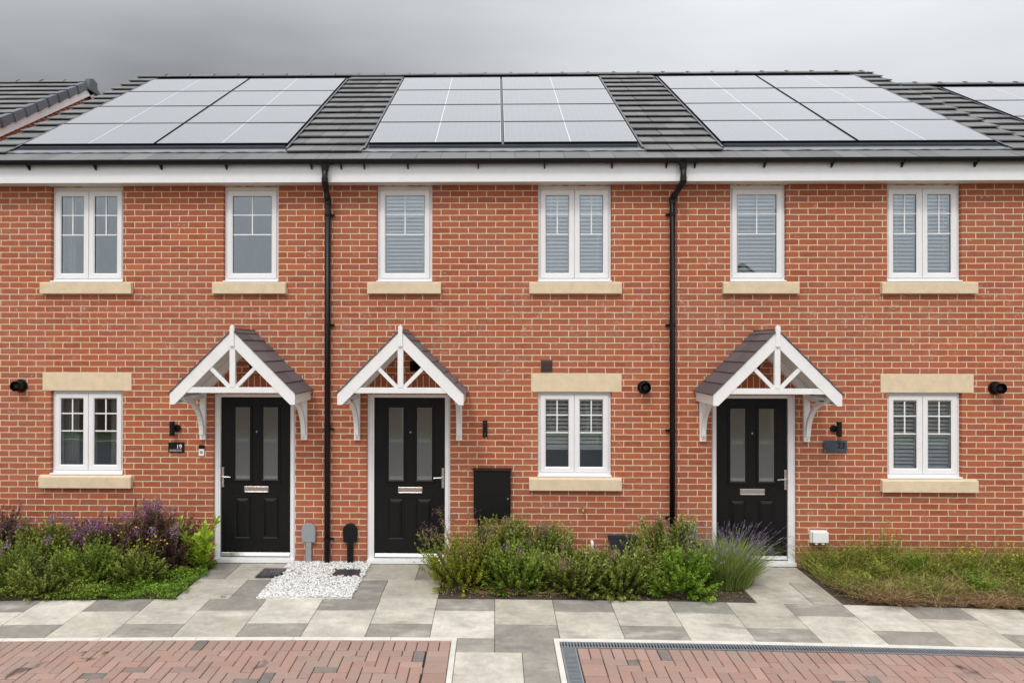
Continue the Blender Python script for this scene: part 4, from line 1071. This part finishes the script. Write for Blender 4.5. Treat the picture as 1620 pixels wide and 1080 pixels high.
for k, (hx, wd, gab, hy) in enumerate(((-19, 8, True, -34), (-8.5, 7, True, -36), (2.5, 8.5, False, -35), (14., 7, True, -33), (24., 8, False, -36))):
    root = empty('house_opposite', (hx, hy, 0), ['cream rendered house across the road at far left', 'brick gabled house across the road, left', 'long roofed house straight across the road', 'brick gabled house across the road, right', 'house across the road at far right'][k], 'house', 'houses across the road')
    m = MB(); m.box(hx-wd/2, hx+wd/2, hy-6, hy, -.2, 5.); wm = 'render' if k in (0, 2) else 'brick'
    if gab: m.extrude([(hx-wd/2, hy, 5.), (hx+wd/2, hy, 5.), (hx, hy, 5.+wd*.32)], (0, -6, 0))
    m.build('wall', wm, root)
    rf = MB(); bg_ = MB()
    if gab:
        for s in (-1, 1):
            P = [(hx, hy+.3, 5.+wd*.32+.12), (hx+s*(wd/2+.4), hy+.3, 4.85), (hx+s*(wd/2+.4), hy-6.2, 4.85), (hx, hy-6.2, 5.+wd*.32+.12)]
            rf.extrude(P if s > 0 else P[::-1], (0, 0, .14))
            Q = [(hx, hy+.32, 5.+wd*.32+.1), (hx+s*(wd/2+.4), hy+.32, 4.83), (hx+s*(wd/2+.4), hy+.32, 4.58), (hx, hy+.32, 5.+wd*.32-.16)]
            bg_.extrude(Q if s < 0 else Q[::-1], (0, .06, 0))
    else: rf.extrude([(hx-wd/2-.3, hy+.4, 4.9), (hx-wd/2-.3, hy-6.4, 4.9), (hx-wd/2-.3, hy-3, 7.1)], (wd+.6, 0, 0)); bg_.box(hx-wd/2-.3, hx+wd/2+.3, hy+.4, hy+.45, 4.72, 4.95)
    rf.build('roof', 'roofred', root); bg_.build('fascia', 'upvc', root)
    wn = MB(); gl = MB()
    for xx in (-wd*.27, wd*.22):
        for zz in (.9, 3.3): wn.box(hx+xx-.6, hx+xx+.6, hy, hy+.05, zz, zz+1.2); gl.box(hx+xx-.52, hx+xx+.52, hy+.052, hy+.06, zz+.08, zz+1.12)
    w0 = wn.build('window', 'upvc', root); gl.build('pane', 'blackplastic', w0)

# ------------------------------------------------------------------ plants
def frame_of(d):
    d = d/np.linalg.norm(d, axis=1, keepdims=True); h = np.where(np.abs(d[:, 2:3]) > .9, np.array([[1., 0, 0]]), np.array([[0, 0, 1.]]))
    s = np.cross(d, h); s /= np.linalg.norm(s, axis=1, keepdims=True); return d, s, np.cross(s, d)
def leaves(P, D, ln, wd, tint, rs, fold=.25, droop=.15):
    """six-point leaves: base P, direction D; returns quads"""
    n = len(P); D, S, U = frame_of(D); roll_ = rs.uniform(-1., 1., n)[:, None]; S2 = S*np.cos(roll_)+U*np.sin(roll_); U2 = np.cross(S2, D)
    ln = ln[:, None]; wd = wd[:, None]
    a = P; m0 = P+D*ln*.5+U2*ln*.03; t = P+D*ln-np.array([[0, 0, 1.]])*ln*droop
    l = m0+S2*wd*.5+U2*wd*fold; r_ = m0-S2*wd*.5+U2*wd*fold
    V = np.stack([a, l, t, m0, r_], 1).reshape(-1, 3); b = np.arange(n)*5
    F = np.concatenate([np.stack([b, b+1, b+2, b+3], 1), np.stack([b, b+3, b+2, b+4], 1)]); return V, F, np.concatenate([tint, tint])
def join(parts):
    V, F, T, o = [], [], [], 0
    for v, f_, t in parts: V.append(v); F.append(f_+o); T.append(t); o += len(v)
    return np.concatenate(V), np.concatenate(F), np.concatenate(T)
def sticks(A, B, r_, tint):      # thin three-sided stems A->B
    n = len(A); d, s, u_ = frame_of(B-A); V = []
    for k in range(3):
        a = 2*math.pi*k/3; o = (s*math.cos(a)+u_*math.sin(a)); V.append(A+o*r_[:, None]); V.append(B+o*r_[:, None]*.6)
    V = np.stack(V, 1).reshape(-1, 3); b = np.arange(n)*6
    F = np.concatenate([np.stack([b+2*k, b+2*((k+1) % 3), b+2*((k+1) % 3)+1, b+2*k+1], 1) for k in range(3)]); return V, F, np.concatenate([tint]*3)

def shrub(name, label, cat, group, x, y, rx, ry, h, leaf, nshoot=150, per=26, ll=.050, lw=.019, seed=1, flower=None, nfl=0, upright=.5, rough=.25, fsize=1., low=0.):
    rs = np.random.RandomState(seed); z0 = gz(x, y); nshoot = int(nshoot*2.6)
    root = empty(name, (x, y, z0), label, cat, group)
    # shoot tips over an uneven dome
    az = rs.uniform(0, 2*np.pi, nshoot); q = rs.uniform(0, 1, nshoot)**.65
    el_ = np.arccos(np.clip(1-q*(1.08), -.1, 1)); rad = 1+rough*rs.randn(nshoot)*.33+.14*np.sin(az*3+seed)+.08*np.sin(az*5+seed*2)
    ncl = 22; ca = rs.uniform(0, 2*np.pi, ncl); ce = np.arccos(1-rs.uniform(.02, .95, ncl)); cr = rs.uniform(.88, 1.08, ncl); ci = rs.randint(0, ncl, nshoot)
    az = ca[ci]+rs.randn(nshoot)*.30; el_ = np.clip(ce[ci]+rs.randn(nshoot)*.16, 0, 1.62); rad = rad*cr[ci]
    rad *= np.where(rs.rand(nshoot) < .2, rs.uniform(.55, .85, nshoot), 1)
    T = np.stack([np.sin(el_)*np.cos(az)*rx*rad, np.sin(el_)*np.sin(az)*ry*rad, np.maximum(.04, h*np.minimum(np.maximum(np.cos(el_), .0)**.52*rad, 1.02+.12*rs.rand(nshoot)))], 1)
    Bp = np.stack([T[:, 0]*.35, T[:, 1]*.35, T[:, 2]*.10], 1)
    T = T+np.array([x, y, z0]); Bp = Bp+np.array([x, y, z0])
    # keep shrubs in front of the wall
    T[:, 1] = np.minimum(T[:, 1], -.03-rs.uniform(0, .03, nshoot))
    up = np.array([0, 0, 1.])*upright*np.linalg.norm(T-Bp, axis=1)[:, None]*.5
    tt = rs.uniform(.45, 1.0, (nshoot, per)); tt.sort(axis=1); tt[:, -3:] = rs.uniform(.97, 1.02, (nshoot, 3))
    M_ = (Bp+T)/2-up*.35
    p = lambda t: ((1-t)**2)[..., None]*Bp[:, None]+(2*t*(1-t))[..., None]*M_[:, None]+(t**2)[..., None]*T[:, None]
    P = p(tt); D = p(np.clip(tt+.04, 0, 1.1))-p(tt); D /= np.linalg.norm(D, axis=2, keepdims=True)+1e-9
    ga = np.cumsum(np.full((nshoot, per), 2.4), 1)+rs.uniform(0, 6, (nshoot, 1))
    d_, s_, u_ = frame_of(D.reshape(-1, 3)); g = ga.reshape(-1)[:, None]
    spread = np.where(tt.reshape(-1) > .93, .5, .85)[:, None]*rs.uniform(.7, 1.3, (nshoot*per, 1))
    LD = d_+(s_*np.cos(g)+u_*np.sin(g))*spread+np.array([[0, 0, .25]])
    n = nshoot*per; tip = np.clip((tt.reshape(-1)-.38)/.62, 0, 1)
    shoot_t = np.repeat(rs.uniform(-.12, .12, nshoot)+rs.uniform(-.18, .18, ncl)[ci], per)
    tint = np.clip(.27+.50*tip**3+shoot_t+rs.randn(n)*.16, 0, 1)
    PP = P.reshape(-1, 3); PP[:, 2] = np.maximum(PP[:, 2], z0+.01)
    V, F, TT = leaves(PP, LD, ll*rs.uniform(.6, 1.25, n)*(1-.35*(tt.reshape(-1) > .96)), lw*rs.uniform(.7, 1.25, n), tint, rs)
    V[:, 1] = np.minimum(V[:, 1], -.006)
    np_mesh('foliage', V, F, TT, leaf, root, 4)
    a = sticks(Bp, M_, np.full(nshoot, .0028), np.full(nshoot, .5)); b = sticks(M_, T, np.full(nshoot, .002), np.full(nshoot, .5)); V, F, TT = join([a, b]); np_mesh('stems', V, F, TT, 'stem', root, 4)
    if flower and nfl:
        hi = np.argsort(-(T[:, 2]-z0)/h-rs.rand(nshoot)*.9+.35*(T[:, 1]-y)/ry)[:nfl]; per_f = 60; Q = np.repeat(T[hi], per_f, 0)
        off = rs.randn(len(Q), 3)*np.array([.020, .020, .022])*fsize; Q = Q+off+np.array([0, 0, .022]); D2 = off*30+rs.randn(len(Q), 3)*.4+np.array([0, 0, .3])
        V, F, TT = leaves(Q, D2, rs.uniform(.010, .020, len(Q)), rs.uniform(.007, .013, len(Q)), np.clip(np.repeat(rs.uniform(.1, .8, nfl), per_f)+rs.randn(len(Q))*.2, 0, 1), rs)
        V[:, 1] = np.minimum(V[:, 1], -.004); np_mesh('blossom', V, F, TT, flower, root, 4)
    return root
GB = 'shrubs in the left bed'; GM = 'green shrubs in the middle bed'
# left bed, back row then front row
shrub('hebe_shrub', 'dark leaved shrub with purple flowers at the left edge, against the wall', 'shrub', GB, -6.05, -.42, .48, .34, .72, 'hebedark', 150, 26, seed=2, flower='purple', nfl=18)
shrub('hebe_shrub', 'olive green shrub with scattered purple flowers below the ground floor window of house 19', 'shrub', GB, -5.30, -.40, .46, .33, .60, 'hebe', 170, 26, seed=3, flower='purple', nfl=15)
shrub('hebe_shrub', 'shrub thick with purple flowers under the right end of the stone sill of house 19', 'shrub', GB, -4.72, -.40, .36, .33, .63, 'hebedark', 150, 26, seed=4, flower='purple', nfl=24)
shrub('hebe_shrub', 'tallest dark purple shrub of the left bed, against the wall', 'shrub', GB, -4.18, -.36, .36, .30, .74, 'hebedark', 170, 28, seed=5, flower='purple', nfl=18, rough=.4)
shrub('hebe_shrub', 'dark purple leaved shrub directly left of the bright laurel', 'shrub', GB, -3.86, -.34, .26, .26, .70, 'hebedark', 110, 28, seed=6, flower='purple', nfl=5, rough=.35)
shrub('leafy_shrub', 'low yellow green shrub at the front left corner of the left bed', 'shrub', GB, -6.0, -1.0, .48, .32, .42, 'spirea', 110, 22, seed=7, flower='purple', nfl=4)
shrub('leafy_shrub', 'feathery green shrub with few pink flowers in the front of the left bed', 'shrub', GB, -5.45, -.84, .42, .34, .52, 'green', 120, 24, ll=.040, lw=.010, seed=8, flower='purple', nfl=5)
shrub('leafy_shrub', 'low olive shrub along the path in the middle of the left bed', 'shrub', GB, -5.02, -1.0, .44, .30, .38, 'hebe', 130, 24, ll=.032, seed=9)
shrub('leafy_shrub', 'rounded mid green shrub before the purple flowers in the left bed', 'shrub', GB, -4.62, -.80, .40, .32, .50, 'green', 120, 24, seed=10)
shrub('leafy_shrub', 'loose dark green shrub before the tallest purple shrub', 'shrub', GB, -4.12, -.72, .36, .28, .40, 'hebe', 80, 22, seed=12)
# laurel with large bright leaves
def laurel():
    rs = np.random.RandomState(21); x, y = -3.56, -.33; root = empty('laurel_shrub', (x, y, gz(x, y)), 'young laurel with bright yellow green leaves beside door 19', 'shrub')
    T = np.array([[x-.20, y-.05, .60], [x-.12, y, .50], [x+.02, y+.02, .46], [x+.20, y+.05, .60], [x+.16, y-.06, .44], [x-.05, y-.10, .38], [x-.22, y-.10, .40], [x+.08, y-.12, .32], [x+.20, y-.10, .30], [x-.16, y-.14, .26], [x-.10, y-.16, .46], [x+.04, y-.14, .44], [x-.24, y-.12, .50], [x+.10, y-.05, .54]])
    Bp = np.array([[x-.03+.02*k/4, y, .0] for k in range(len(T))]); V = []; A = []
    for b, t in zip(Bp, T):
        n = 30; tt = np.linspace(.30, 1., n); P = b+(t-b)*tt[:, None]; g = np.arange(n)*2.4+rs.uniform(0, 6); d = (t-b)/np.linalg.norm(t-b)
        LD = np.tile(d, (n, 1))*.55+np.stack([np.cos(g), np.sin(g), np.full(n, .25)], 1)*np.linspace(1., .45, n)[:, None]
        V.append(leaves(P, LD, rs.uniform(.08, .125, n), rs.uniform(.036, .050, n), np.clip(.5+.4*tt+rs.randn(n)*.15-.2, 0, 1), rs, .12, .1)); A.append((b, t))
    v, f_, t_ = join(V); v[:, 1] = np.minimum(v[:, 1], -.01); np_mesh('foliage', v, f_, t_, 'laurel', root, 4)
    v, f_, t_ = sticks(np.array([a for a, b in A]), np.array([b for a, b in A]), np.full(len(A), .006), np.full(len(A), .5)); np_mesh('stems', v, f_, t_, 'stem', root, 4)
laurel()
# middle bed
shrub('spirea_shrub', 'yellow green spirea with faded brown flower heads beside the middle door', 'shrub', None, -.38, -.74, .42, .38, .60, 'spirea', 170, 26, ll=.048, lw=.014, seed=31, flower='mauve', nfl=14, fsize=1.6, rough=.35)
def spirea_tops():
    rs = np.random.RandomState(5); root = bpy.data.objects['spirea_shrub']; tips = [(-.66, .80), (-.60, .66), (-.74, .58), (-.71, .50), (-.62, .50), (-.28, .78), (-.50, .72)]
    base = np.array([[-.45, -.6, .2]]*len(tips)); T = np.array([[a, -.68+.1*rs.rand(), b] for a, b in tips])
    v, f_, t_ = sticks(base, T, np.full(len(T), .0035), np.full(len(T), .5)); np_mesh('tall_stems', v, f_, t_, 'stem', root, 4)
    Q = np.repeat(T, 90, 0); Q = Q+rs.randn(len(Q), 3)*np.array([.032, .03, .028]); v, f_, t_ = leaves(Q, rs.randn(len(Q), 3)+np.array([0, 0, .3]), rs.uniform(.01, .02, len(Q)), rs.uniform(.006, .012, len(Q)), rs.rand(len(Q)), rs); np_mesh('flower_heads', v, f_, t_, 'mauve', root, 4)
    k = 22; tt = np.tile(np.linspace(.35, .95, k), len(T)); Q = np.repeat(base, k, 0)*(1-tt[:, None])+np.repeat(T, k, 0)*tt[:, None]; g = np.arange(len(Q))*2.4
    v, f_, t_ = leaves(Q, np.stack([np.cos(g), np.sin(g), np.full(len(g), .5)], 1), rs.uniform(.03, .05, len(Q)), rs.uniform(.010, .015, len(Q)), rs.rand(len(Q)), rs); np_mesh('stem_leaves', v, f_, t_, 'spirea', root, 4)
spirea_tops()
shrub('hebe_shrub', 'green hebe directly below the black meter cupboard', 'shrub', GM, .05, -.36, .36, .30, .61, 'hebe', 190, 28, seed=32, flower='mauve', nfl=3)
shrub('hebe_shrub', 'green hebe under the left end of the middle house window sill, against the wall', 'shrub', GM, .58, -.40, .40, .32, .56, 'hebe', 190, 28, seed=33, flower='mauve', nfl=9)
shrub('hebe_shrub', 'low green hebe at the bed front between the spirea and the middle hebes', 'shrub', GM, .20, -.90, .38, .32, .46, 'green', 150, 26, seed=34, flower='purple', nfl=2)
shrub('hebe_shrub', 'green hebe at the bed front with a mauve flower cluster', 'shrub', GM, .80, -.95, .44, .32, .47, 'hebe', 170, 28, seed=35, flower='mauve', nfl=8)
shrub('hebe_shrub', 'green hebe in front of the dark vent hood', 'shrub', GM, 1.36, -.92, .42, .32, .44, 'hebe', 170, 28, seed=36, flower='mauve', nfl=7)
shrub('hebe_shrub', 'taller green hebe at the foot of the second downpipe', 'shrub', GM, 1.98, -.52, .42, .34, .64, 'hebe', 180, 28, seed=37, flower='mauve', nfl=5)
shrub('leafy_shrub', 'low bright green shrub at the bed front left of the lavender', 'shrub', GM, 2.02, -.97, .42, .30, .44, 'bright', 140, 26, seed=38)
def blades(n, x, y, rx, ry, h0, h1, lean, w_, seed, fan=.35, tlo=0., thi=1., wmax=-.01):
    """grass-like curved blades; returns quads"""
    rs = np.random.RandomState(seed); a = rs.uniform(0, 2*np.pi, n); q = np.sqrt(rs.rand(n)); bx = x+rx*q*np.cos(a); by = y+ry*q*np.sin(a)
    h = rs.uniform(h0, h1, n); dx = lean*(q*np.cos(a)+rs.randn(n)*fan); dy = lean*(q*np.sin(a)+rs.randn(n)*fan)
    z = np.array([gz(p, q_) for p, q_ in zip(bx, by)]); ang = rs.uniform(0, np.pi, n); sx, sy = np.cos(ang)*w_/2, np.sin(ang)*w_/2*.5
    rows = []
    for t, k in ((0, 1.), (.45, .9), (.8, .6), (1., .12)):
        cx_ = bx+dx*h*t**1.7; cy_ = np.minimum(by+dy*h*t**1.7, wmax); cz_ = z+h*t*(1-.18*lean*t)
        rows += [np.stack([cx_-sx*k, cy_-sy*k, cz_], 1), np.stack([cx_+sx*k, cy_+sy*k, cz_], 1)]
    V = np.stack(rows, 1).reshape(-1, 3); b = np.arange(n)*8
    F = np.concatenate([np.stack([b+2*i, b+2*i+1, b+2*i+3, b+2*i+2], 1) for i in range(3)]); T = rs.uniform(tlo, thi, n); return (V, F, np.concatenate([T]*3)), rows[-1]
def lavender():
    x, y = 2.62, -.62; root = empty('lavender_bush', (x, y, 0), 'lavender bush with fading purple spikes leaning over the path to door 23', 'lavender')
    (v, f_, t_), _ = blades(3600, x, y, .27, .25, .20, .52, .66, .006, 3); np_mesh('foliage', v, f_, t_, 'lavleaf', root, 4)
    rs = np.random.RandomState(8); n = 330; (v, f_, t_), tips = blades(n, x, y, .20, .20, .42, .74, .72, .0035, 4, .22); np_mesh('flower_stems', v, f_, t_, 'lavleaf', root, 4)
    T = tips; b0 = v.reshape(n, 8, 3)[:, 4]; D = T-b0; D /= np.linalg.norm(D, axis=1, keepdims=True)
    per = 16; k = np.tile(np.linspace(-.055, .012, per), n); Q = np.repeat(T, per, 0)+np.repeat(D, per, 0)*k[:, None]; g = np.arange(len(Q))*2.4
    V, F, TT = leaves(Q, np.stack([np.cos(g), np.sin(g), np.full(len(g), .6)], 1), rs.uniform(.008, .013, len(Q)), rs.uniform(.005, .008, len(Q)), np.clip(np.repeat(rs.uniform(0, .9, n), per)+rs.randn(len(Q))*.15, 0, 1), rs)
    np_mesh('flower_spikes', V, F, TT, 'lavflower', root, 4)
lavender()
def seed_grass(name, label, x, y, n, h, seed, lean=.35, group=None, cat='grass'):
    root = empty(name, (x, y, gz(x, y)), label, cat, group); rs = np.random.RandomState(seed)
    (v, f_, t_), tips = blades(n, x, y, .07, .05, h*.8, h, lean, .003, seed); np_mesh('stalks', v, f_, t_, 'seedhead', root, 4)
    per = 18; b0 = v.reshape(n, 8, 3)[:, 4]; D = tips-b0; D /= np.linalg.norm(D, axis=1, keepdims=True)
    Q = np.repeat(tips, per, 0)+np.repeat(D, per, 0)*np.tile(np.linspace(-.06, .01, per), n)[:, None]
    V, F, TT = leaves(Q, np.repeat(D, per, 0)+rs.randn(len(Q), 3)*.35, rs.uniform(.009, .014, len(Q)), rs.uniform(.004, .006, len(Q)), rs.rand(len(Q)), rs); np_mesh('seed_heads', V, F, TT, 'seedhead', root, 4)
seed_grass('seeding_grass', 'straw coloured grass seed heads rising from the lavender before door 23', 2.86, -.42, 9, .66, 5, .5)
seed_grass('seeding_grass', 'pale grass seed heads standing in the left bed under the window', -5.05, -.80, 9, .42, 6)
seed_grass('seeding_grass', 'pale grass seed heads at the front of the left bed near the dock leaves', -4.72, -1.0, 8, .34, 9, .7)
# low ground cover at the right of the left bed
def scatter_leaves(n, x0, x1, y0, y1, h, ll, lw, seed, mask=None):
    rs = np.random.RandomState(seed); x = rs.uniform(x0, x1, n); y = rs.uniform(y0, y1, n)
    if mask is not None: k = mask(x, y); x, y = x[k], y[k]; n = len(x)
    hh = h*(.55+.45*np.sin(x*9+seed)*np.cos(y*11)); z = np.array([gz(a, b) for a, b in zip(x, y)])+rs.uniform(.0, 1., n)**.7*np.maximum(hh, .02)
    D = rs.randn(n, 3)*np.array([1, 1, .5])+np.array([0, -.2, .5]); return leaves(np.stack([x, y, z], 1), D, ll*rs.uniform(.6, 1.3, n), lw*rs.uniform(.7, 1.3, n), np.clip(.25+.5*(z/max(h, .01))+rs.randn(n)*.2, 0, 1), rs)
V, F, T = scatter_leaves(15000, -4.75, -3.32, -1.30, -.04, .13, .034, .012, 41, lambda x, y: (y > -1.26+.03*np.sin(x*13)) & (x < -3.42+.04*np.sin(y*23)) )
tag(np_mesh('ground_cover', V, F, T, 'bright', None, 4), 'fresh green creeping ground cover spilling onto the path to door 19', 'ground cover', kind='stuff')
V, F, T = scatter_leaves(16000, -6.9, -4.2, -1.27, -.05, .20, .036, .016, 42); tag(np_mesh('undergrowth', V, F, T, 'weed', None, 4), 'low mixed undergrowth between the shrubs of the left bed', 'undergrowth', kind='stuff')
V, F, T = scatter_leaves(2600, -.55, 2.75, -1.12, -.05, .07, .024, .010, 43); tag(np_mesh('undergrowth', V, F, T, 'weed', None, 4), 'sparse low weeds between the shrubs of the middle bed', 'undergrowth', kind='stuff')
def rosette(x, y, label, n=22, ll=.17, seed=1, mt='bright'):
    rs = np.random.RandomState(seed); root = empty('dock_plant', (x, y, gz(x, y)), label, 'weed'); a = rs.uniform(0, 6.28, n)
    D = np.stack([np.cos(a), np.sin(a), rs.uniform(.3, 1.3, n)], 1); V, F, T = leaves(np.tile([[x, y, gz(x, y)+.04]], (n, 1)), D, ll*rs.uniform(.6, 1.1, n), .042*rs.uniform(.7, 1.1, n), rs.uniform(.4, 1, n), rs, .1, .25)
    np_mesh('foliage', V, F, T, mt, root, 4)
rosette(-4.36, -1.06, 'dock plant with long pale leaves at the front of the left bed', 20, .19, 2, 'weed')
rosette(-3.95, -.95, 'small broad leaved weed in the ground cover near the path to door 19', 14, .11, 4, 'bright')
def ragwort(x, y, h, n, label, seed, nf=16):
    rs = np.random.RandomState(seed); root = empty('yellow_wildflower', (x, y, gz(x, y)), label, 'wildflower', 'yellow flowering weeds'); z0 = gz(x, y)
    T = np.stack([x+rs.randn(n)*.12, np.minimum(y+rs.randn(n)*.07, -.04), z0+h*rs.uniform(.6, 1., n)], 1); B_ = np.stack([x+rs.randn(n)*.03, y+rs.randn(n)*.02, np.full(n, z0)], 1)
    v, f_, t_ = sticks(B_, T, np.full(n, .0026), np.full(n, .5)); np_mesh('stems', v, f_, t_, 'weed', root, 4)
    k = 16; tt = np.tile(np.linspace(.15, .9, k), n); Q = np.repeat(B_, k, 0)*(1-tt[:, None])+np.repeat(T, k, 0)*tt[:, None]; g = np.arange(len(Q))*2.4
    v, f_, t_ = leaves(Q, np.stack([np.cos(g), np.sin(g), np.full(len(g), .4)], 1), rs.uniform(.03, .06, len(Q)), rs.uniform(.006, .011, len(Q)), rs.rand(len(Q)), rs); v[:, 1] = np.minimum(v[:, 1], -.01); np_mesh('foliage', v, f_, t_, 'weed', root, 4)
    c = T[rs.randint(0, n, nf)]+rs.randn(nf, 3)*np.array([.035, .03, .02]); per = 10; Q = np.repeat(c, per, 0); g = np.tile(np.arange(per)*.628, nf)
    v, f_, t_ = leaves(Q, np.stack([np.cos(g), np.sin(g)*.8-.3, np.sin(g)*.5+.2], 1), rs.uniform(.012, .017, len(Q)), np.full(len(Q), .010), rs.rand(len(Q)), rs, .05, 0); np_mesh('petals', v, f_, t_, 'yellow', root, 4)
ragwort(-3.98, -.66, .60, 10, 'thin weed with yellow flowers before the dark shrub left of the laurel', 3, 16)
ragwort(-4.35, -.62, .56, 6, 'thin weed with yellow flowers before the tallest purple shrub', 13, 8)
ragwort(5.55, -.35, .40, 9, 'yellow flowering weed by the wall near the right edge of the right bed', 4, 9)
ragwort(6.0, -.45, .42, 9, 'yellow flowering weed at the far right edge', 5, 7)
ragwort(-.30, -1.0, .12, 4, 'low yellow wildflower under the spirea', 6, 5)

# right bed: wild grass and weeds
parts_g = []; parts_d = []
rs = np.random.RandomState(77)
for k in range(78):
    px = rs.uniform(3.80, 6.95); py = -rs.uniform(.08, 1.08)**1.35
    if px < 3.95+.0: py = max(py, -.75)
    (g, _) = blades(110, px, py, .14, .12, .08, rs.uniform(.16, .56)*(1 if py > -.5 else .55), .8, .0075, 100+k, .7); parts_g.append(g)
for k in range(150):
    px = rs.uniform(3.82, 6.9); py = -rs.uniform(.62, 1.19); (g, _) = blades(95, px, py, .07, .05, .03, rs.uniform(.10, .22), 1.2, .0085, 300+k, 1.1); parts_d.append(g)
V, F, T = join(parts_g); tag(np_mesh('wild_grass', V, F, T, 'grassblade', None, 4), 'rough green grass growing in the right bed', 'grass', kind='stuff')
V, F, T = join(parts_d); tag(np_mesh('dry_grass', V, F, T, 'drygrass', None, 4), 'dry brown grass along the front of the right bed', 'dry grass', kind='stuff')
V, F, T = scatter_leaves(11000, 3.74, 6.95, -1.10, -.03, .27, .04, .012, 44); tag(np_mesh('undergrowth', V, F, T, 'weed', None, 4), 'low leafy weeds mixed into the grass of the right bed', 'undergrowth', kind='stuff')
V, F, T = scatter_leaves(5200, 3.78, 6.95, -1.20, -.6, .12, .028, .007, 45); tag(np_mesh('dead_leaves', V, F, T, 'drygrass', None, 4), 'withered brown plants along the paving edge of the right bed', 'dead plants', kind='stuff')
def weed(x, y, h, nst, label, seed, mt='weed', ll=.080, wd=.022, spread=.11):
    rs = np.random.RandomState(seed); z0 = gz(x, y); nst += 3; root = empty('tall_weed', (x, y, z0), label, 'weed', 'tall weeds in the right bed'); n = nst
    T = np.stack([x+rs.randn(n)*spread, np.minimum(y+rs.randn(n)*.05, -.05), z0+h*np.concatenate([[1.], rs.uniform(.5, .85, n-1)])], 1); T[0, 0] = x; B_ = np.stack([x+rs.randn(n)*.04, y+rs.randn(n)*.03, np.full(n, z0)], 1)
    v, f_, t_ = sticks(B_, T, np.full(n, .003), np.full(n, .5)); np_mesh('stems', v, f_, t_, 'stem', root, 4)
    k = 42; tt = np.tile(np.linspace(.1, 1., k), n); Q = np.repeat(B_, k, 0)*(1-tt[:, None])+np.repeat(T, k, 0)*tt[:, None]; g = np.arange(len(Q))*2.4; sz = np.tile(np.linspace(1.15, .45, k), n)
    v, f_, t_ = leaves(Q, np.stack([np.cos(g), np.sin(g), np.full(len(g), .55)], 1), ll*sz*rs.uniform(.7, 1.2, len(Q)), wd*sz, np.clip(.3+.4*tt+rs.randn(len(Q))*.15, 0, 1), rs); v[:, 1] = np.minimum(v[:, 1], -.008); np_mesh('foliage', v, f_, t_, mt, root, 4)
weed(4.66, -.22, .68, 9, 'tallest leafy weed of the right bed, against the wall left of the last window', 1)
weed(4.42, -.28, .50, 9, 'bushy leafy weed just left of the tallest weed', 2)
weed(4.18, -.26, .46, 7, 'leafy weed right of the white socket box', 3)
weed(3.98, -.30, .34, 6, 'short leafy weed at the left end of the right bed', 7)
weed(5.00, -.34, .40, 6, 'bright weed below the left end of the last window sill', 4, 'bright')
weed(5.28, -.90, .34, 7, 'bright green weed at the front middle of the right bed', 5, 'bright')
weed(5.62, -.24, .40, 5, 'thin weed below the last window against the wall', 6)
weed(6.10, -.30, .36, 7, 'leafy weed by the wall below the last boiler flue', 8)
weed(6.45, -.70, .40, 8, 'leafy weed at the right edge of the picture', 9, 'grassblade')
weed(5.90, -.85, .33, 8, 'leafy weed at the front right of the right bed', 11, 'grassblade')
weed(4.83, -.40, .42, 6, 'leafy weed just right of the tallest weed', 12, 'bright')
weed(4.28, -.62, .34, 6, 'leafy weed in the middle of the right bed before the bushy weed', 13)
weed(6.30, -.36, .46, 7, 'tall leafy weed between the last flue and the right edge', 14)
# dead twigs and straw in the middle bed
rs = np.random.RandomState(9); P = []
for (cx_, cy_, n) in ((-.10, -1.05, 46), (.42, -1.08, 40)):
    a = rs.uniform(-.5, .5, n)+np.where(rs.rand(n) < .5, 0, np.pi); p = np.stack([cx_+rs.randn(n)*.13, cy_+rs.randn(n)*.03, rs.uniform(.0, .035, n)-.0], 1); L_ = rs.uniform(.06, .18, n)
    q = p+np.stack([np.cos(a)*L_, np.sin(a)*L_*.35, rs.uniform(-.02, .05, n)], 1); q[:, 2] = np.maximum(q[:, 2], .003); q[:, 1] = np.maximum(q[:, 1], -1.2); P.append(sticks(p, q, rs.uniform(.0012, .003, n), np.full(n, .5)))
V, F, T = join(P); tag(np_mesh('dry_straw', V, F, T, 'straw', None, 4), 'dry straw and dead twigs on the soil at the front of the middle bed', 'straw', kind='stuff')
V, F, T = scatter_leaves(900, -.6, 2.7, -1.21, -.8, .012, .016, .010, 61); tag(np_mesh('leaf_litter', V, F, T, 'drygrass', None, 4), 'fallen dead leaves on the bare soil of the middle bed', 'leaf litter', kind='stuff')
# a tiny weed in the paving joint
root = empty('joint_weed', (-2.93, -1.2, 0), 'tiny weed growing in the paving joint before door 19', 'weed'); (v, f_, t_), _ = blades(22, -2.93, -1.19, .02, .01, .02, .05, 1., .004, 6); np_mesh('foliage', v, f_, t_, 'weed', root, 4)
